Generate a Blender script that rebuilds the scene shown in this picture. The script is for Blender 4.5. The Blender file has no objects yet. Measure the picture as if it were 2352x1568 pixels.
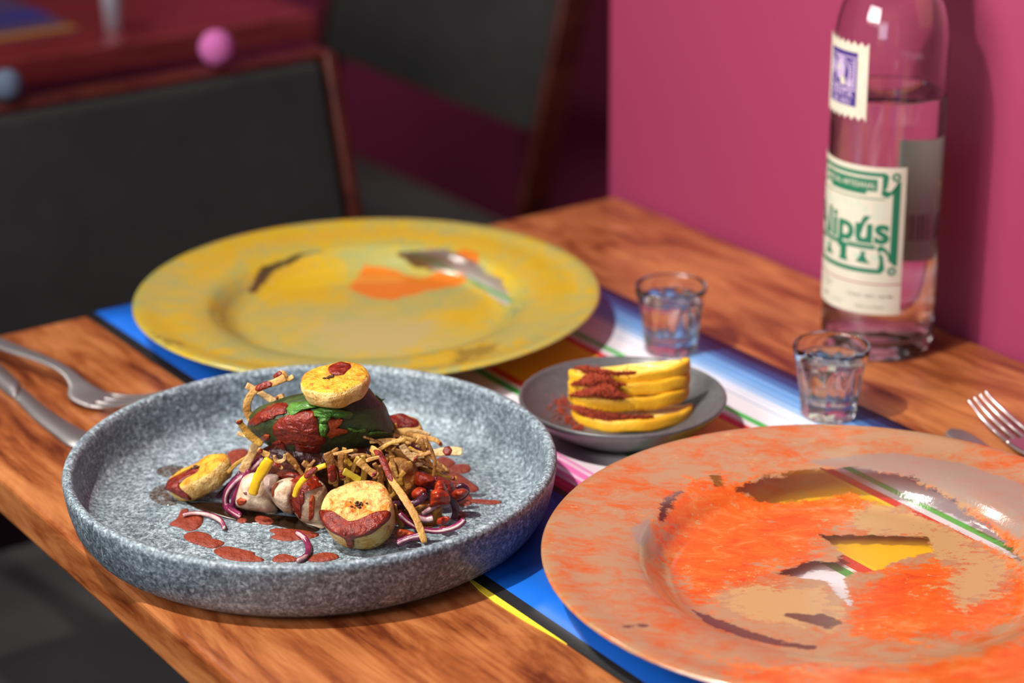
import bpy, bmesh, math, random
import numpy as np
from mathutils import Vector, Matrix
random.seed(5); rng = np.random.RandomState(5)
C = bpy.context.scene.collection
sc = bpy.context.scene
# ------------------------------------------------------------------ camera, world, lights, exposure
TZ = 0.75                       # height of the table top
F_PX, PITCH, ROLL, YAW = 5156.76, 0.37338, -0.011104, 0.59793
CAMH = TZ + 0.55
fw = np.array([math.sin(YAW)*math.cos(PITCH), math.cos(YAW)*math.cos(PITCH), -math.sin(PITCH)])
_rt = np.array([math.cos(YAW), -math.sin(YAW), 0.]); _up = np.cross(_rt, fw)
RT = _rt*math.cos(ROLL)+_up*math.sin(ROLL); UP = -_rt*math.sin(ROLL)+_up*math.cos(ROLL)
CAM = np.array([0, 0, CAMH])
cd = bpy.data.cameras.new('camera'); cam = bpy.data.objects.new('camera', cd); C.objects.link(cam)
M = Matrix(((RT[0], UP[0], -fw[0], 0), (RT[1], UP[1], -fw[1], 0), (RT[2], UP[2], -fw[2], CAMH), (0, 0, 0, 1)))
cam.matrix_world = M
cd.sensor_width = 22.3; cd.lens = F_PX/2352*22.3; cd.clip_start = 0.05
cd.dof.use_dof = True; cd.dof.focus_distance = 1.20; cd.dof.aperture_fstop = 2.9
sc.camera = cam
sc.view_settings.view_transform = 'Standard'; sc.view_settings.look = 'None'
sc.view_settings.gamma = 1.0; sc.view_settings.exposure = -0.08; sc.view_settings.use_curve_mapping = False
w = bpy.data.worlds.new('world'); sc.world = w; w.use_nodes = True
w.node_tree.nodes['Background'].inputs[0].default_value = (0.75, 0.80, 1.0, 1)
w.node_tree.nodes['Background'].inputs[1].default_value = 0.15
sc.cycles.max_bounces = 14; sc.cycles.transmission_bounces = 12; sc.cycles.transparent_max_bounces = 12
sc.cycles.caustics_refractive = True; sc.cycles.caustics_reflective = False; sc.cycles.blur_glossy = 0.5
sc.cycles.sample_clamp_indirect = 4.0

def look_at(loc, tgt):
    d = Vector(tgt)-Vector(loc); return d.to_track_quat('-Z', 'Y').to_euler()
def lamp(kind, name, loc, tgt, energy, color, size=.1, **k):
    l = bpy.data.lights.new(name, kind); l.energy = energy; l.color = color
    if kind == 'AREA': l.shape = 'RECTANGLE'; l.size = size; l.size_y = k.get('sy', size)
    if kind == 'SPOT': l.shadow_soft_size = size; l.spot_size = math.radians(k['cone']); l.spot_blend = k.get('blend', .5)
    o = bpy.data.objects.new(name, l); C.objects.link(o); o.location = loc; o.rotation_euler = look_at(loc, tgt)
    return o
lamp('SPOT', 'ceiling_spot_lamp', (0.00, 0.93, 2.02), (0.56, 0.80, TZ), 104, (1.0, .95, .86), .020, cone=74, blend=1.0)
lamp('AREA', 'window_daylight', (-1.9, -0.5, 1.55), (0.55, 1.0, .8), 13, (.74, .82, 1.0), 1.0, sy=.9)
o_ = lamp('AREA', 'wall_fill', (-0.75, 0.9, 1.75), (1.04, 1.1, 1.35), 11, (1.0, .93, .90), .9, sy=.6); o_.data.spread = math.radians(70)  # added soft fill on the pink wall, weakens the bottle's shadow there
lamp('SPOT', 'far_wall_fill_spot', (0.9, 3.1, 2.4), (1.78, 3.2, 1.45), 60, (1.0, .9, .85), .05, cone=50, blend=.6)  # added unseen spot, brightens the recess wall mirrored in the far tabletop
lamp('AREA', 'far_table_fill', (0.2, 2.3, 2.5), (1.0, 2.0, .7), 12, (1.0, .93, .85), .25)  # added unseen fill that brightens the far tabletop

# ------------------------------------------------------------------ pixel <-> place helpers (photo frame 2352x1568)
W2, H2 = 1176., 784.
def ray(px, py):
    return fw + (px-W2)/F_PX*RT + (H2-py)/F_PX*UP
def at(px, py, z=0.):                       # the point seen at a pixel, z metres above the table top
    d = ray(px, py); t = (TZ+z-CAMH)/d[2]; return CAM+d*t
def proj(P):
    d = np.asarray(P, float)-CAM; zz = d@fw
    return np.stack([W2+F_PX*(d@RT)/zz, H2-F_PX*(d@UP)/zz], -1)
PC = np.array([0.5478, 1.0036])             # centre of the grey plate
AW = np.array([math.sin(YAW), math.cos(YAW)])
def dep(px, py, a):                         # the point seen at a pixel on the upright plane a metres behind the grey plate's centre
    d = ray(px, py); t = (PC@AW + a - CAM[:2]@AW)/(d[:2]@AW); return CAM+d*t

# ------------------------------------------------------------------ object helpers
def tag(o, label=None, cat=None, group=None, kind=None):
    if label: o['label'] = label
    if cat: o['category'] = cat
    if group: o['group'] = group
    if kind: o['kind'] = kind
    return o
def empty(name, loc, label, cat, group=None, kind=None, rz=0):
    o = bpy.data.objects.new(name, None); o.empty_display_size = .02; C.objects.link(o)
    o.location = loc; o.rotation_euler.z = rz
    return tag(o, label, cat, group, kind)
def origin_of(p):
    l = np.zeros(3)
    while p is not None:
        l = l+np.array(p.location); p = p.parent
    return l
def mk(name, V, Fc, mat, parent=None, smooth=True, world=True, org=None, mats=None, midx=None):
    """verts in world space; the object's origin is org (top-level) or its parent's"""
    V = np.asarray(V, float)
    base = origin_of(parent) if parent is not None else np.zeros(3)
    if org is None: org = base if parent is not None else np.array([V[:, 0].mean(), V[:, 1].mean(), V[:, 2].min()])
    if world: V = V-np.asarray(org)
    me = bpy.data.meshes.new(name); me.from_pydata(V.tolist(), [], [list(map(int, f)) for f in Fc])
    me.polygons.foreach_set('use_smooth', [smooth]*len(me.polygons))
    if mat: me.materials.append(mat)
    for m in mats or []: me.materials.append(m)
    if midx is not None: me.polygons.foreach_set('material_index', midx)
    me.update()
    o = bpy.data.objects.new(name, me); C.objects.link(o)
    if parent is not None: o.parent = parent; o.location = np.asarray(org)-base
    else: o.location = org
    return o
def fix_normals(o):
    bm = bmesh.new(); bm.from_mesh(o.data); bmesh.ops.recalc_face_normals(bm, faces=bm.faces); bm.to_mesh(o.data); bm.free(); return o
def bevel(o, wd, seg=3):
    m = o.modifiers.new('bevel', 'BEVEL'); m.width = wd; m.segments = seg; m.limit_method = 'ANGLE'; return o
def box(x0, x1, y0, y1, z0, z1):
    V = [(x, y, z) for x in (x0, x1) for y in (y0, y1) for z in (z0, z1)]
    Fc = [(0, 1, 3, 2), (4, 6, 7, 5), (0, 4, 5, 1), (2, 3, 7, 6), (0, 2, 6, 4), (1, 5, 7, 3)]
    return V, Fc
def hexa(bot, top):                         # 4 bottom + 4 top corners, counter-clockwise
    return list(bot)+list(top), [(3, 2, 1, 0), (4, 5, 6, 7)]+[(i, (i+1) % 4, 4+(i+1) % 4, 4+i) for i in range(4)]
def lathe(prof, n, cx, cy, z0, rmod=None):
    V = []; Fc = []; pol = []
    for i, (r, z) in enumerate(prof):
        ring = []
        if r < 1e-6: ring = [len(V)]*n; V.append((cx, cy, z0+z))
        else:
            for k in range(n):
                a = 2*math.pi*k/n; rr = rmod(r, z, a, i) if rmod else r
                ring.append(len(V)); V.append((cx+rr*math.cos(a), cy+rr*math.sin(a), z0+z))
        pol.append(ring)
    for i in range(len(prof)-1):
        A, B = pol[i], pol[i+1]
        for k in range(n):
            f = [A[k], A[(k+1) % n], B[(k+1) % n], B[k]]
            g = []
            for v in f:
                if v not in g: g.append(v)
            if len(g) > 2: Fc.append(g)
    return V, Fc
def smooth_prof(pts, k=6):
    return crom(pts, k, False)
def crom(pts, k=6, closed=True):
    P = np.asarray(pts, float); n = len(P); out = []
    rngi = range(n) if closed else range(n-1)
    for i in rngi:
        if closed: p0, p1, p2, p3 = P[i-1], P[i], P[(i+1) % n], P[(i+2) % n]
        else: p0, p1, p2, p3 = P[max(i-1, 0)], P[i], P[i+1], P[min(i+2, n-1)]
        for j in range(k):
            t = j/k
            out.append(.5*((2*p1)+(-p0+p2)*t+(2*p0-5*p1+4*p2-p3)*t*t+(-p0+3*p1-3*p2+p3)*t**3))
    if not closed: out.append(P[-1])
    return np.array(out)
def wob(P, s, seed=0):                      # cheap smooth vector noise
    P = np.asarray(P)*s; r = np.random.RandomState(seed); o = np.zeros(len(P))
    for k in range(7):
        d = r.normal(size=P.shape[1]); o += np.sin(P@d*(1+.35*k)+r.uniform(0, 7))/(1+.35*k)
    return o/2.6

# ------------------------------------------------------------------ materials
class N:
    def __init__(s, name):
        s.m = bpy.data.materials.new(name); s.m.use_nodes = True; s.t = s.m.node_tree; s.n = s.t.nodes
        s.b = s.n['Principled BSDF']; s.out = s.n['Material Output']
    def add(s, ty, **k):
        n = s.n.new(ty)
        for a, v in k.items():
            if a.startswith('i_'): n.inputs[a[2:].replace('_', ' ')].default_value = v
            else: setattr(n, a, v)
        return n
    def l(s, a, b): s.t.links.new(a, b)
    def coord(s, scale=(1, 1, 1), kind='Object', rot=(0, 0, 0)):
        c = s.add('ShaderNodeTexCoord'); m = s.add('ShaderNodeMapping'); m.inputs['Scale'].default_value = scale
        m.inputs['Rotation'].default_value = rot
        s.l(c.outputs[kind], m.inputs['Vector']); return m.outputs[0]
    def noise(s, scale, detail=4, rough=.55, dist=0., vec=None):
        n = s.add('ShaderNodeTexNoise'); n.inputs['Scale'].default_value = scale; n.inputs['Detail'].default_value = detail
        n.inputs['Roughness'].default_value = rough; n.inputs['Distortion'].default_value = dist
        s.l(vec if vec is not None else s.coord(), n.inputs['Vector']); return n.outputs['Fac']
    def ramp(s, fac, stops, interp='LINEAR'):
        r = s.add('ShaderNodeValToRGB'); e = r.color_ramp.elements; r.color_ramp.interpolation = interp
        while len(e) < len(stops): e.new(.5)
        for i, (p, c) in enumerate(stops):
            e[i].position = p; e[i].color = (*c, 1) if len(c) == 3 else c
        s.l(fac, r.inputs[0]); return r.outputs[0]
    def step(s, fac, a, b):
        return s.ramp(fac, [(a, (0, 0, 0)), (b, (1, 1, 1))])
    def mix(s, f, a, b, mode='MIX'):
        m = s.add('ShaderNodeMix', data_type='RGBA', blend_type=mode)
        for src, i in ((f, 0), (a, 6), (b, 7)):
            if hasattr(src, 'is_output'): s.l(src, m.inputs[i])
            elif i == 0: m.inputs[0].default_value = src
            else: m.inputs[i].default_value = (*src, 1)
        return m.outputs[2]
    def math(s, op, a, b=None, clamp=False):
        m = s.add('ShaderNodeMath', operation=op, use_clamp=clamp)
        for src, i in ((a, 0), (b, 1)):
            if src is None: continue
            if hasattr(src, 'is_output'): s.l(src, m.inputs[i])
            else: m.inputs[i].default_value = src
        return m.outputs[0]
    def attr(s, name):
        a = s.add('ShaderNodeAttribute'); a.attribute_name = name; return a
    def bump(s, h, strength=.3, dist=.001):
        b = s.add('ShaderNodeBump'); b.inputs['Strength'].default_value = strength; b.inputs['Distance'].default_value = dist
        s.l(h, b.inputs['Height']); s.l(b.outputs[0], s.b.inputs['Normal']); return b.outputs[0]
    def set(s, **k):
        for a, v in k.items():
            i = s.b.inputs[a.replace('_', ' ')]
            if hasattr(v, 'is_output'): s.l(v, i)
            elif isinstance(v, tuple): i.default_value = (*v, 1) if len(v) == 3 and i.type == 'RGBA' else v
            else: i.default_value = v
        return s
def srgb(r, g, b):
    f = lambda c: (c/255/12.92) if c/255 <= .04045 else ((c/255+.055)/1.055)**2.4
    return (f(r), f(g), f(b))
def plain(name, col, rough=.5, **k):
    n = N(name); n.set(Base_Color=col, Roughness=rough, **k); return n.m
def mottled(name, c1, c2, scale=60, rough=.5, bump=0., bscale=None, lo=.35, hi=.65, **k):
    n = N(name); f = n.noise(scale, 5, .6)
    n.set(Base_Color=n.ramp(f, [(lo, c1), (hi, c2)]), Roughness=rough, **k)
    if bump: n.bump(n.noise(bscale or scale*2, 4), bump, .002)
    return n.m

def wood_mat(name, axis, dark, mid, light, rough=.32, s=1., coat=.3):
    n = N(name)
    sx, sy = (1, .22) if axis == 'y' else (.22, 1)
    v = n.coord((sx*s, sy*s, s))
    f1 = n.noise(42, 9, .68, 1.2, v)
    f2 = n.noise(14, 5, .6, 3.2, v)
    f3 = n.noise(4.5, 2, .5, 1.0, v)
    v4 = n.coord((sx*s, sy*s*.30, s)); f4 = n.noise(230, 5, .65, .4, v4)
    f = n.math('ADD', n.math('MULTIPLY', f1, .34), n.math('ADD', n.math('MULTIPLY', f2, .38), n.math('ADD', n.math('MULTIPLY', f3, .12), n.math('MULTIPLY', f4, .16))))
    col = n.ramp(f, [(.41, dark), (.475, mid), (.53, tuple(.5*a+.5*b for a, b in zip(mid, light))), (.60, light)])
    pores = n.noise(160, 3, .6, 0, n.coord((sx*s*1.2, sy*s*.5, s)))
    col = n.mix(n.math('MULTIPLY', n.step(pores, .62, .72), .55), col, dark)
    n.set(Base_Color=col, Roughness=rough, Coat_Weight=coat, Coat_Roughness=.12)
    n.bump(n.noise(60, 4, .6, 0, v), .08, .0015)
    return n.m
M_WOOD = wood_mat('varnished_wood', 'y', (.115, .022, .006), (.29, .078, .020), (.54, .205, .066))
M_WOOD2 = wood_mat('dark_red_wood', 'x', (.22, .025, .022), (.34, .045, .045), (.42, .06, .06), .16, coat=.8)
M_FRAME = wood_mat('chair_wood', 'y', (.035, .005, .002), (.085, .014, .006), (.12, .026, .010), .35)
def fabric():
    n = N('charcoal_fabric'); f = n.noise(9, 4, .6); g = n.noise(900, 2)
    n.set(Base_Color=n.ramp(f, [(.3, (.012, .012, .0115)), (.7, (.030, .030, .029))]), Roughness=.85, Sheen_Weight=.15)
    n.bump(g, .25, .001); return n.m
M_FAB = fabric()
def wallm(name, c):
    n = N(name); f = n.noise(3, 4)
    n.set(Base_Color=n.ramp(f, [(.3, tuple(x*.94 for x in c)), (.7, c)]), Roughness=.6); n.bump(n.noise(90, 4), .06, .002); return n.m
M_PINK = wallm('pink_paint', (.26, .025, .080))
M_PINK2 = wallm('dark_pink_paint', (.30, .022, .085))
M_FLOOR = mottled('dark_floor', (.010, .009, .009), (.018, .016, .015), 5, .6)
M_CEIL = wallm('ceiling_paint', (.5, .45, .42))

def granite():
    n = N('speckled_stone'); v = n.coord()
    f1 = n.noise(430, 3, .7, .6, v); f2 = n.noise(1100, 2, .6, 0, v); f3 = n.noise(60, 3, .5, 0, v)
    f = n.math('ADD', n.math('MULTIPLY', f1, .62), n.math('ADD', n.math('MULTIPLY', f2, .26), n.math('MULTIPLY', f3, .12)))
    # light from above put into the colour: upward faces paler than the sides
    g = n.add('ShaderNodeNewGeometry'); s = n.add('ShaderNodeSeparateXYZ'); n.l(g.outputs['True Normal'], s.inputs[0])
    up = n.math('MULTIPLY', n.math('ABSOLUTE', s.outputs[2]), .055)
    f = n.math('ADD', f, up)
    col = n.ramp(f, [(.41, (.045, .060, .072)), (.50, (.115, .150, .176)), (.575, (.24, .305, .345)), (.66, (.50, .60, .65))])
    n.set(Base_Color=col, Roughness=.42); n.bump(f, .35, .0012); return n.m
M_STONE = granite()
M_SLATE = mottled('slate_glaze', (.085, .083, .085), (.11, .108, .11), 240, .34, .06, 700)
M_STEEL = N('brushed_steel').set(Base_Color=(.44, .415, .41), Metallic=.9, Roughness=.42).m
M_STEEL2 = N('polished_steel').set(Base_Color=(.74, .73, .72), Metallic=1., Roughness=.28).m
def glass(name, ior=1.48, tint=(1, 1, 1), r=0.):
    return N(name).set(Base_Color=tint, Roughness=r, IOR=ior, Transmission_Weight=1.).m
M_GLASS = glass('clear_glass'); M_BGLASS = glass('bottle_glass', 1.5, (.955, .98, .955)); M_LIQ = glass('clear_spirit', 1.36)
M_PAPER = mottled('cream_paper', (.50, .46, .36), (.56, .51, .41), 40, .6)
M_GREEN = plain('green_ink', (.006, .135, .068), .5)
M_PURP = plain('purple_ink', (.045, .022, .16), .5)
M_LILAC = plain('lilac_ink', (.42, .32, .48), .5)
M_INK = plain('grey_ink', (.12, .12, .10), .6)
M_LGREEN = plain('pale_green_ink', (.36, .50, .38), .6)
M_REDINK = plain('wine_ink', (.28, .03, .06), .6)

# striped cloth
def stripes():
    n = N('striped_cloth'); c = n.add('ShaderNodeTexCoord'); s = n.add('ShaderNodeSeparateXYZ'); n.l(c.outputs['Object'], s.inputs[0])
    X0, X1 = .5774, .9025
    st = [(.5774, (25, 24, 26)), (.5842, (18, 100, 205)), (.668, (30, 60, 160)), (.674, (60, 8, 20)), (.680, (190, 25, 80)), (.684, (225, 60, 120)), (.6885, (245, 205, 225)),
          (.6905, (236, 110, 175)), (.6955, (248, 195, 225)), (.6975, (238, 120, 185)), (.7020, (250, 205, 230)), (.7045, (242, 150, 200)), (.7080, (246, 225, 238)),
          (.714, (240, 236, 242)), (.7385, (50, 160, 70)), (.7440, (238, 234, 225)), (.7475, (214, 60, 40)), (.7545, (252, 205, 30)), (.7565, (246, 192, 14)), (.8150, (252, 216, 40)), (.8185, (225, 40, 40)), (.8250, (236, 234, 240)),
          (.8290, (70, 190, 90)), (.8345, (236, 236, 244)), (.8500, (150, 190, 226)), (.8515, (232, 236, 246)), (.8560, (170, 205, 238)), (.8580, (226, 234, 246)), (.8610, (140, 185, 230)),
          (.8635, (190, 215, 240)), (.8650, (110, 165, 220)), (.8700, (140, 185, 232)), (.8715, (90, 150, 212)), (.8770, (120, 175, 228)), (.8785, (60, 120, 190)), (.8830, (80, 140, 205)), (.8850, (40, 80, 150)), (.8905, (50, 100, 170)), (.8925, (22, 36, 84)), (.8960, (35, 62, 125)), (.8975, (18, 28, 66))]
    col = None
    xs = s.outputs[0]
    groups = [st[i:i+28] for i in range(0, len(st), 28)]
    fac = n.add('ShaderNodeMapRange'); n.l(xs, fac.inputs[0]); fac.inputs[1].default_value = X0; fac.inputs[2].default_value = X1
    for g in groups:
        r = n.ramp(fac.outputs[0], [((x-X0)/(X1-X0), srgb(*cc)) for x, cc in g], 'CONSTANT')
        if col is None: col = r
        else:
            gt = n.math('GREATER_THAN', fac.outputs[0], (g[0][0]-X0)/(X1-X0)); col = n.mix(gt, col, r)
    n.set(Base_Color=col, Roughness=.38)
    n.bump(n.noise(1500, 2), .08, .0005); return n.m
M_CLOTH = stripes()

# ------------------------------------------------------------------ the setting
def struct(name, V, Fc, m, label):
    o = mk(name, V, Fc, m, smooth=False, org=(0, 0, 0)); tag(o, label, None, None, 'structure'); return o
struct('floor', *box(-3.2, 3.2, -2.2, 5.2, -.05, 0), M_FLOOR, 'dark floor of the dining room')
WX = 1.046
struct('wall_right', *box(WX, WX+.16, -2.2, 1.393, 0, 2.7), M_PINK, 'plain pink wall that the wooden table is pushed against')
struct('wall_right_recess', *box(1.78, 1.9, 1.2, 5.2, 0, 2.7), M_PINK, 'shaded dark pink wall behind the far chair')
struct('wall_back', *box(-3.2, 1.9, 4.5, 4.6, 0, 2.7), M_PINK, 'pink wall at the far end of the dining room')

# ------------------------------------------------------------------ wooden table
TX0, TX1, TY0, TY1, TTH = .4245, 1.040, -.15, 1.3765, .027
table = empty('dining_table', (.73, .6, 0), 'orange-brown varnished wooden table with the plates, in front of the pink wall', 'table')
M_IRON = plain('black_iron', (.02, .02, .02), .5)
def table_parts(root, x0, x1, y0, y1, m, th=TTH):
    # planks run along the long side
    o = mk('tabletop', *box(x0, x1, y0, y1, TZ-th, TZ), m, root); bevel(o, .0035, 3)
    for p in o.data.polygons: p.use_smooth = False
    cx, cy = (x0+x1)/2, (y0+y1)/2
    V, Fc = lathe([(0, 0), (.20, 0), (.20, .012), (.06, .03), (.035, .05), (.035, TZ-th-.03), (.12, TZ-th-.008), (.12, TZ-th-.0005), (0, TZ-th-.0005)], 40, cx, cy, 0)
    o = mk('pedestal', V, Fc, M_IRON, root); fix_normals(o)
table_parts(table, TX0, TX1, TY0, TY1, M_WOOD)

# striped runner
def runner(name, x0, x1, y0, y1, m, parent=None, zz=.0012):
    nx, ny = 12, 60; V = []; Fc = []
    for lay in (0, 1):
        for j in range(ny+1):
            for i in range(nx+1):
                x = x0+(x1-x0)*i/nx; y = y0+(y1-y0)*j/ny
                V.append((x, y, TZ+(zz if lay else .0001)))
    L = (nx+1)*(ny+1)
    for j in range(ny):
        for i in range(nx):
            a = j*(nx+1)+i; Fc.append((a, a+nx+1, a+nx+2, a+1)); Fc.append((L+a, L+a+1, L+a+nx+2, L+a+nx+1))
    for j in range(ny):
        for a, b in ((j*(nx+1), (j+1)*(nx+1)), ((j+1)*(nx+1)+nx, j*(nx+1)+nx)): Fc.append((a, L+a, L+b, b))
    for i in range(nx):
        for a, b in ((i+1, i), (ny*(nx+1)+i, ny*(nx+1)+i+1)): Fc.append((a, L+a, L+b, b))
    return mk(name, V, Fc, m, parent, True, org=(0, 0, TZ) if parent is None else None)
mat_o = runner('table_runner', .5774, .9025, TY0+.12, TY1-.001, M_CLOTH)
tag(mat_o, 'glossy striped table runner of blue, pink, yellow and white under the painted plates', 'runner')
# narrow yellow edge peeping out along the black border
yel = [(.5776, .897), (.5738, .8755), (.5731, .8600), (.5742, .835), (.5776, .800)]
V = [(x, y, TZ+.0007) for x, y in yel]; V += [(x, y, TZ+.0001) for x, y in yel]
k = len(yel); Fc = [tuple(range(k)), tuple(range(2*k-1, k-1, -1))]+[(i, i+k, (i+1) % k+k, (i+1) % k) for i in range(k)]
o = mk('yellow_trim', V, Fc, plain('yellow_trim', srgb(255, 232, 60), .5), mat_o, False); o['label'] = 'bright yellow sliver along the black border'

# ------------------------------------------------------------------ grey stone plate
FZ = .0085; R0 = .1365
prof = [(0, 0.0035), (.085, .0035), (.092, 0.0), (.112, 0.0), (.121, .0015), (.1280, .0065), (.1325, .014), (.1350, .024), (.1362, .0325), (.1365, .0352), (.1358, .0372), (.1338, .0380), (.1315, .0374), (.1302, .0352),
        (.1296, .030), (.1284, .020), (.1262, .0135), (.1228, .0100), (.116, FZ+.0002), (.09, FZ), (.0, FZ)]
V, Fc = lathe(prof, 160, PC[0], PC[1], TZ+.0002)
plate = mk('stone_plate', V, Fc, M_STONE); fix_normals(plate)
tag(plate, 'large round speckled grey stone plate with upright rim holding the food', 'plate')

# ------------------------------------------------------------------ painted glass chargers
def poly_sdf(P, poly):                       # >0 inside, metres
    P = np.asarray(P); poly = np.asarray(poly); n = len(poly); d = np.full(len(P), 1e9); ins = np.zeros(len(P), bool)
    for i in range(n):
        a = poly[i]; b = poly[(i+1) % n]; ab = b-a; t = np.clip(((P-a)@ab)/(ab@ab+1e-12), 0, 1)
        d = np.minimum(d, np.hypot(*(P-a-t[:, None]*ab).T))
        c = (a[1] > P[:, 1]) != (b[1] > P[:, 1]); 
        xi = (b[0]-a[0])*(P[:, 1]-a[1])/(b[1]-a[1]+1e-12)+a[0]; ins ^= c & (P[:, 0] < xi)
    return np.where(ins, d, -d)
def charger(name, cx, cy, R, m, label, layers, zs):
    prof = [(0, .0030), (.060, .0026), (.080, .0016), (.086, 0.0), (.0925, .0016), (.0985, .0085), (.105, .0150), (.112, .0175), (.135, .0200), (R-.002, .0222), (R, .0242), (R-.0012, .0258)]
    top = [(R-.006, .0258), (.140, .0240), (.125, .0228), (.114, .0214), (.107, .0195), (.101, .0150), (.096, .0102), (.090, .0072), (.083, .0062), (.07, .0060), (.03, .0059), (0, .0059)]
    pp = [np.array(p) for p in prof]
    ts = smooth_prof([prof[-1]]+top, 9)[1:]
    # thin out: dense rings on top for the painted masks
    dz = lambda q, m: [tuple(q[i]+(q[i+1]-q[i])*t/m) for i in range(len(q)-1) for t in range(m)]+[tuple(q[-1])]
    bt = [np.array(p) for p in prof]; bt = dz(bt[:2], 24)[:-1]+dz(bt[1:3], 8)[:-1]+dz(bt[2:], 3)
    tt = [p for p in ts if p[0] >= .0829]; fl2 = dz([np.array((.0829, .0062)), np.array((.0, .0059))], 42)
    allp = bt+[tuple(p) for p in tt[:-1]]+fl2
    # add rings in the floor
    V, Fc = lathe(allp, 240, cx, cy, TZ+.0014)
    o = mk(name, V, Fc, m); fix_normals(o); tag(o, label, 'plate')
    org = np.array(o.location); P = np.array([v.co[:] for v in o.data.vertices])+org
    for lname, polys, soft in layers:
        val = np.full(len(P), -1.)
        for pl in polys:
            pz, pts = pl
            q = np.array([at(p_[0], p_[1], p_[2] if len(p_) > 2 else pz)[:2] for p_ in pts]); val = np.maximum(val, poly_sdf(P[:, :2], q))
        v = np.clip(.5+val/soft, 0, 1)
        zz_ = np.array([q.co[2] for q in o.data.vertices])+org[2]-TZ-.0014; rr_ = np.hypot(P[:, 0]-cx, P[:, 1]-cy)
        under = zz_ < np.interp(rr_, [0, .083, .0925, .105, .135, R], [.0045, .004, .006, .0172, .0222, .0243])
        v[under] = 1.0 if lname == 'clear' else 0.0
        at_ = o.data.attributes.new(lname, 'FLOAT', 'POINT'); at_.data.foreach_set('value', v.astype(np.float32))
    return o
def painted(name, pale, strong, lo, hi, dark, accent, grey, zs=0):
    n = N(name); v = n.coord((1, 1, 1)); vs = n.coord((1, 1, 1), rot=(0, 0, YAW)); 
    mp = n.add('ShaderNodeMapping'); n.l(vs, mp.inputs[0]); mp.inputs['Scale'].default_value = (.55, 1, 1)
    st = mp.outputs[0]
    f1 = n.noise(95, 9, .72, .6, st); f2 = n.noise(22, 4, .6, 0, v); fine = n.noise(420, 4, .7, .8, st); vf = n.noise(300, 6, .75, 0, v)
    jit = n.math('MULTIPLY', n.math('SUBTRACT', n.math('ADD', n.math('MULTIPLY', n.noise(70, 9, .75, .5, st), .4), n.math('MULTIPLY', n.noise(280, 7, .75, .3, st), .6)), .5), 5.0)
    def msk(a, k=1., w=.07):
        return n.step(n.math('ADD', n.attr(a).outputs['Fac'], n.math('MULTIPLY', jit, k)), .5-w, .5+w)
    f = n.math('ADD', n.math('MULTIPLY', f1, .62), n.math('ADD', n.math('MULTIPLY', f2, .26), n.math('MULTIPLY', fine, .12)))
    if accent == 'yellow': f = n.math('ADD', n.math('MULTIPLY', f1, .42), n.math('ADD', n.math('MULTIPLY', n.noise(15, 6, .6, 1.0, v), .50), n.math('MULTIPLY', fine, .08)))
    base = n.ramp(f, [(lo, pale), (lo*.5+hi*.5, tuple(.5*a+.5*b for a, b in zip(pale, strong))), (hi, strong)])
    red = n.ramp(f, [(.38, tuple(.85*a+.15*b for a, b in zip(strong, pale))), (.5, strong), (.62, tuple(c*.9 for c in strong))])
    if accent == 'orange':
        red = n.ramp(f, [(.38, (.64, .22, .06)), (.48, (.66, .125, .010)), (.58, (.64, .078, .004)), (.66, (.52, .035, .005))])
    col = n.mix(msk('strong'), base, red)
    col = n.mix(msk('tan', 1.), col, grey)
    col = n.mix(n.math('MULTIPLY', msk('haze', .22), .75), col, (.27, .21, .18))
    # tiny dark specks and stains
    sp = n.math('MULTIPLY', n.math('MULTIPLY', n.step(vf, .68, .72), n.step(n.noise(12, 3), .5, .62)), .7)
    col = n.mix(sp, col, dark)
    col = n.mix(n.math('MULTIPLY', msk('stain', .45), .9), col, dark)
    if accent == 'yellow':
        col = n.mix(msk('patch', .35), col, (.62, .17, .010))
    n.set(Base_Color=col, Roughness=.16, Coat_Weight=.5, Coat_Roughness=.06, Specular_IOR_Level=.6)
    hb = n.noise(500, 3, .6, 0, v); bm = n.bump(hb, .10 if accent == 'orange' else .03, .0012)
    tr = n.add('ShaderNodeBsdfTransparent'); gl = n.add('ShaderNodeBsdfGlossy'); gl.inputs['Roughness'].default_value = .08; n.l(bm, gl.inputs['Normal'])
    fr = n.add('ShaderNodeFresnel'); fr.inputs[0].default_value = 1.45; n.l(bm, fr.inputs['Normal'])
    bf = n.add('ShaderNodeNewGeometry'); mx = n.add('ShaderNodeMixShader'); n.l(n.math('MULTIPLY', fr.outputs[0], n.math('SUBTRACT', 1.0, bf.outputs['Backfacing'])), mx.inputs[0]); n.l(tr.outputs[0], mx.inputs[1]); n.l(gl.outputs[0], mx.inputs[2])
    m2 = n.add('ShaderNodeMixShader'); clear = n.math('MULTIPLY', msk('clear', .50, .10), .93)
    n.l(clear, m2.inputs[0]); n.l(n.b.outputs[0], m2.inputs[1]); n.l(mx.outputs[0], m2.inputs[2]); n.l(m2.outputs[0], n.out.inputs[0])
    return n.m
M_OR = painted('orange_painted_glass', (.39, .225, .118), (.52, .105, .012), .46, .60, (.09, .035, .03), 'orange', (.48, .29, .12))
M_YE = painted('yellow_painted_glass', (.33, .34, .11), (.55, .36, .012), .45, .64, (.24, .17, .02), 'yellow', (.42, .35, .13))
OC = (.7276, .7625); YC = (.7252, 1.2385)
wall_z = .012; fl = .0073; rm = .024
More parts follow.
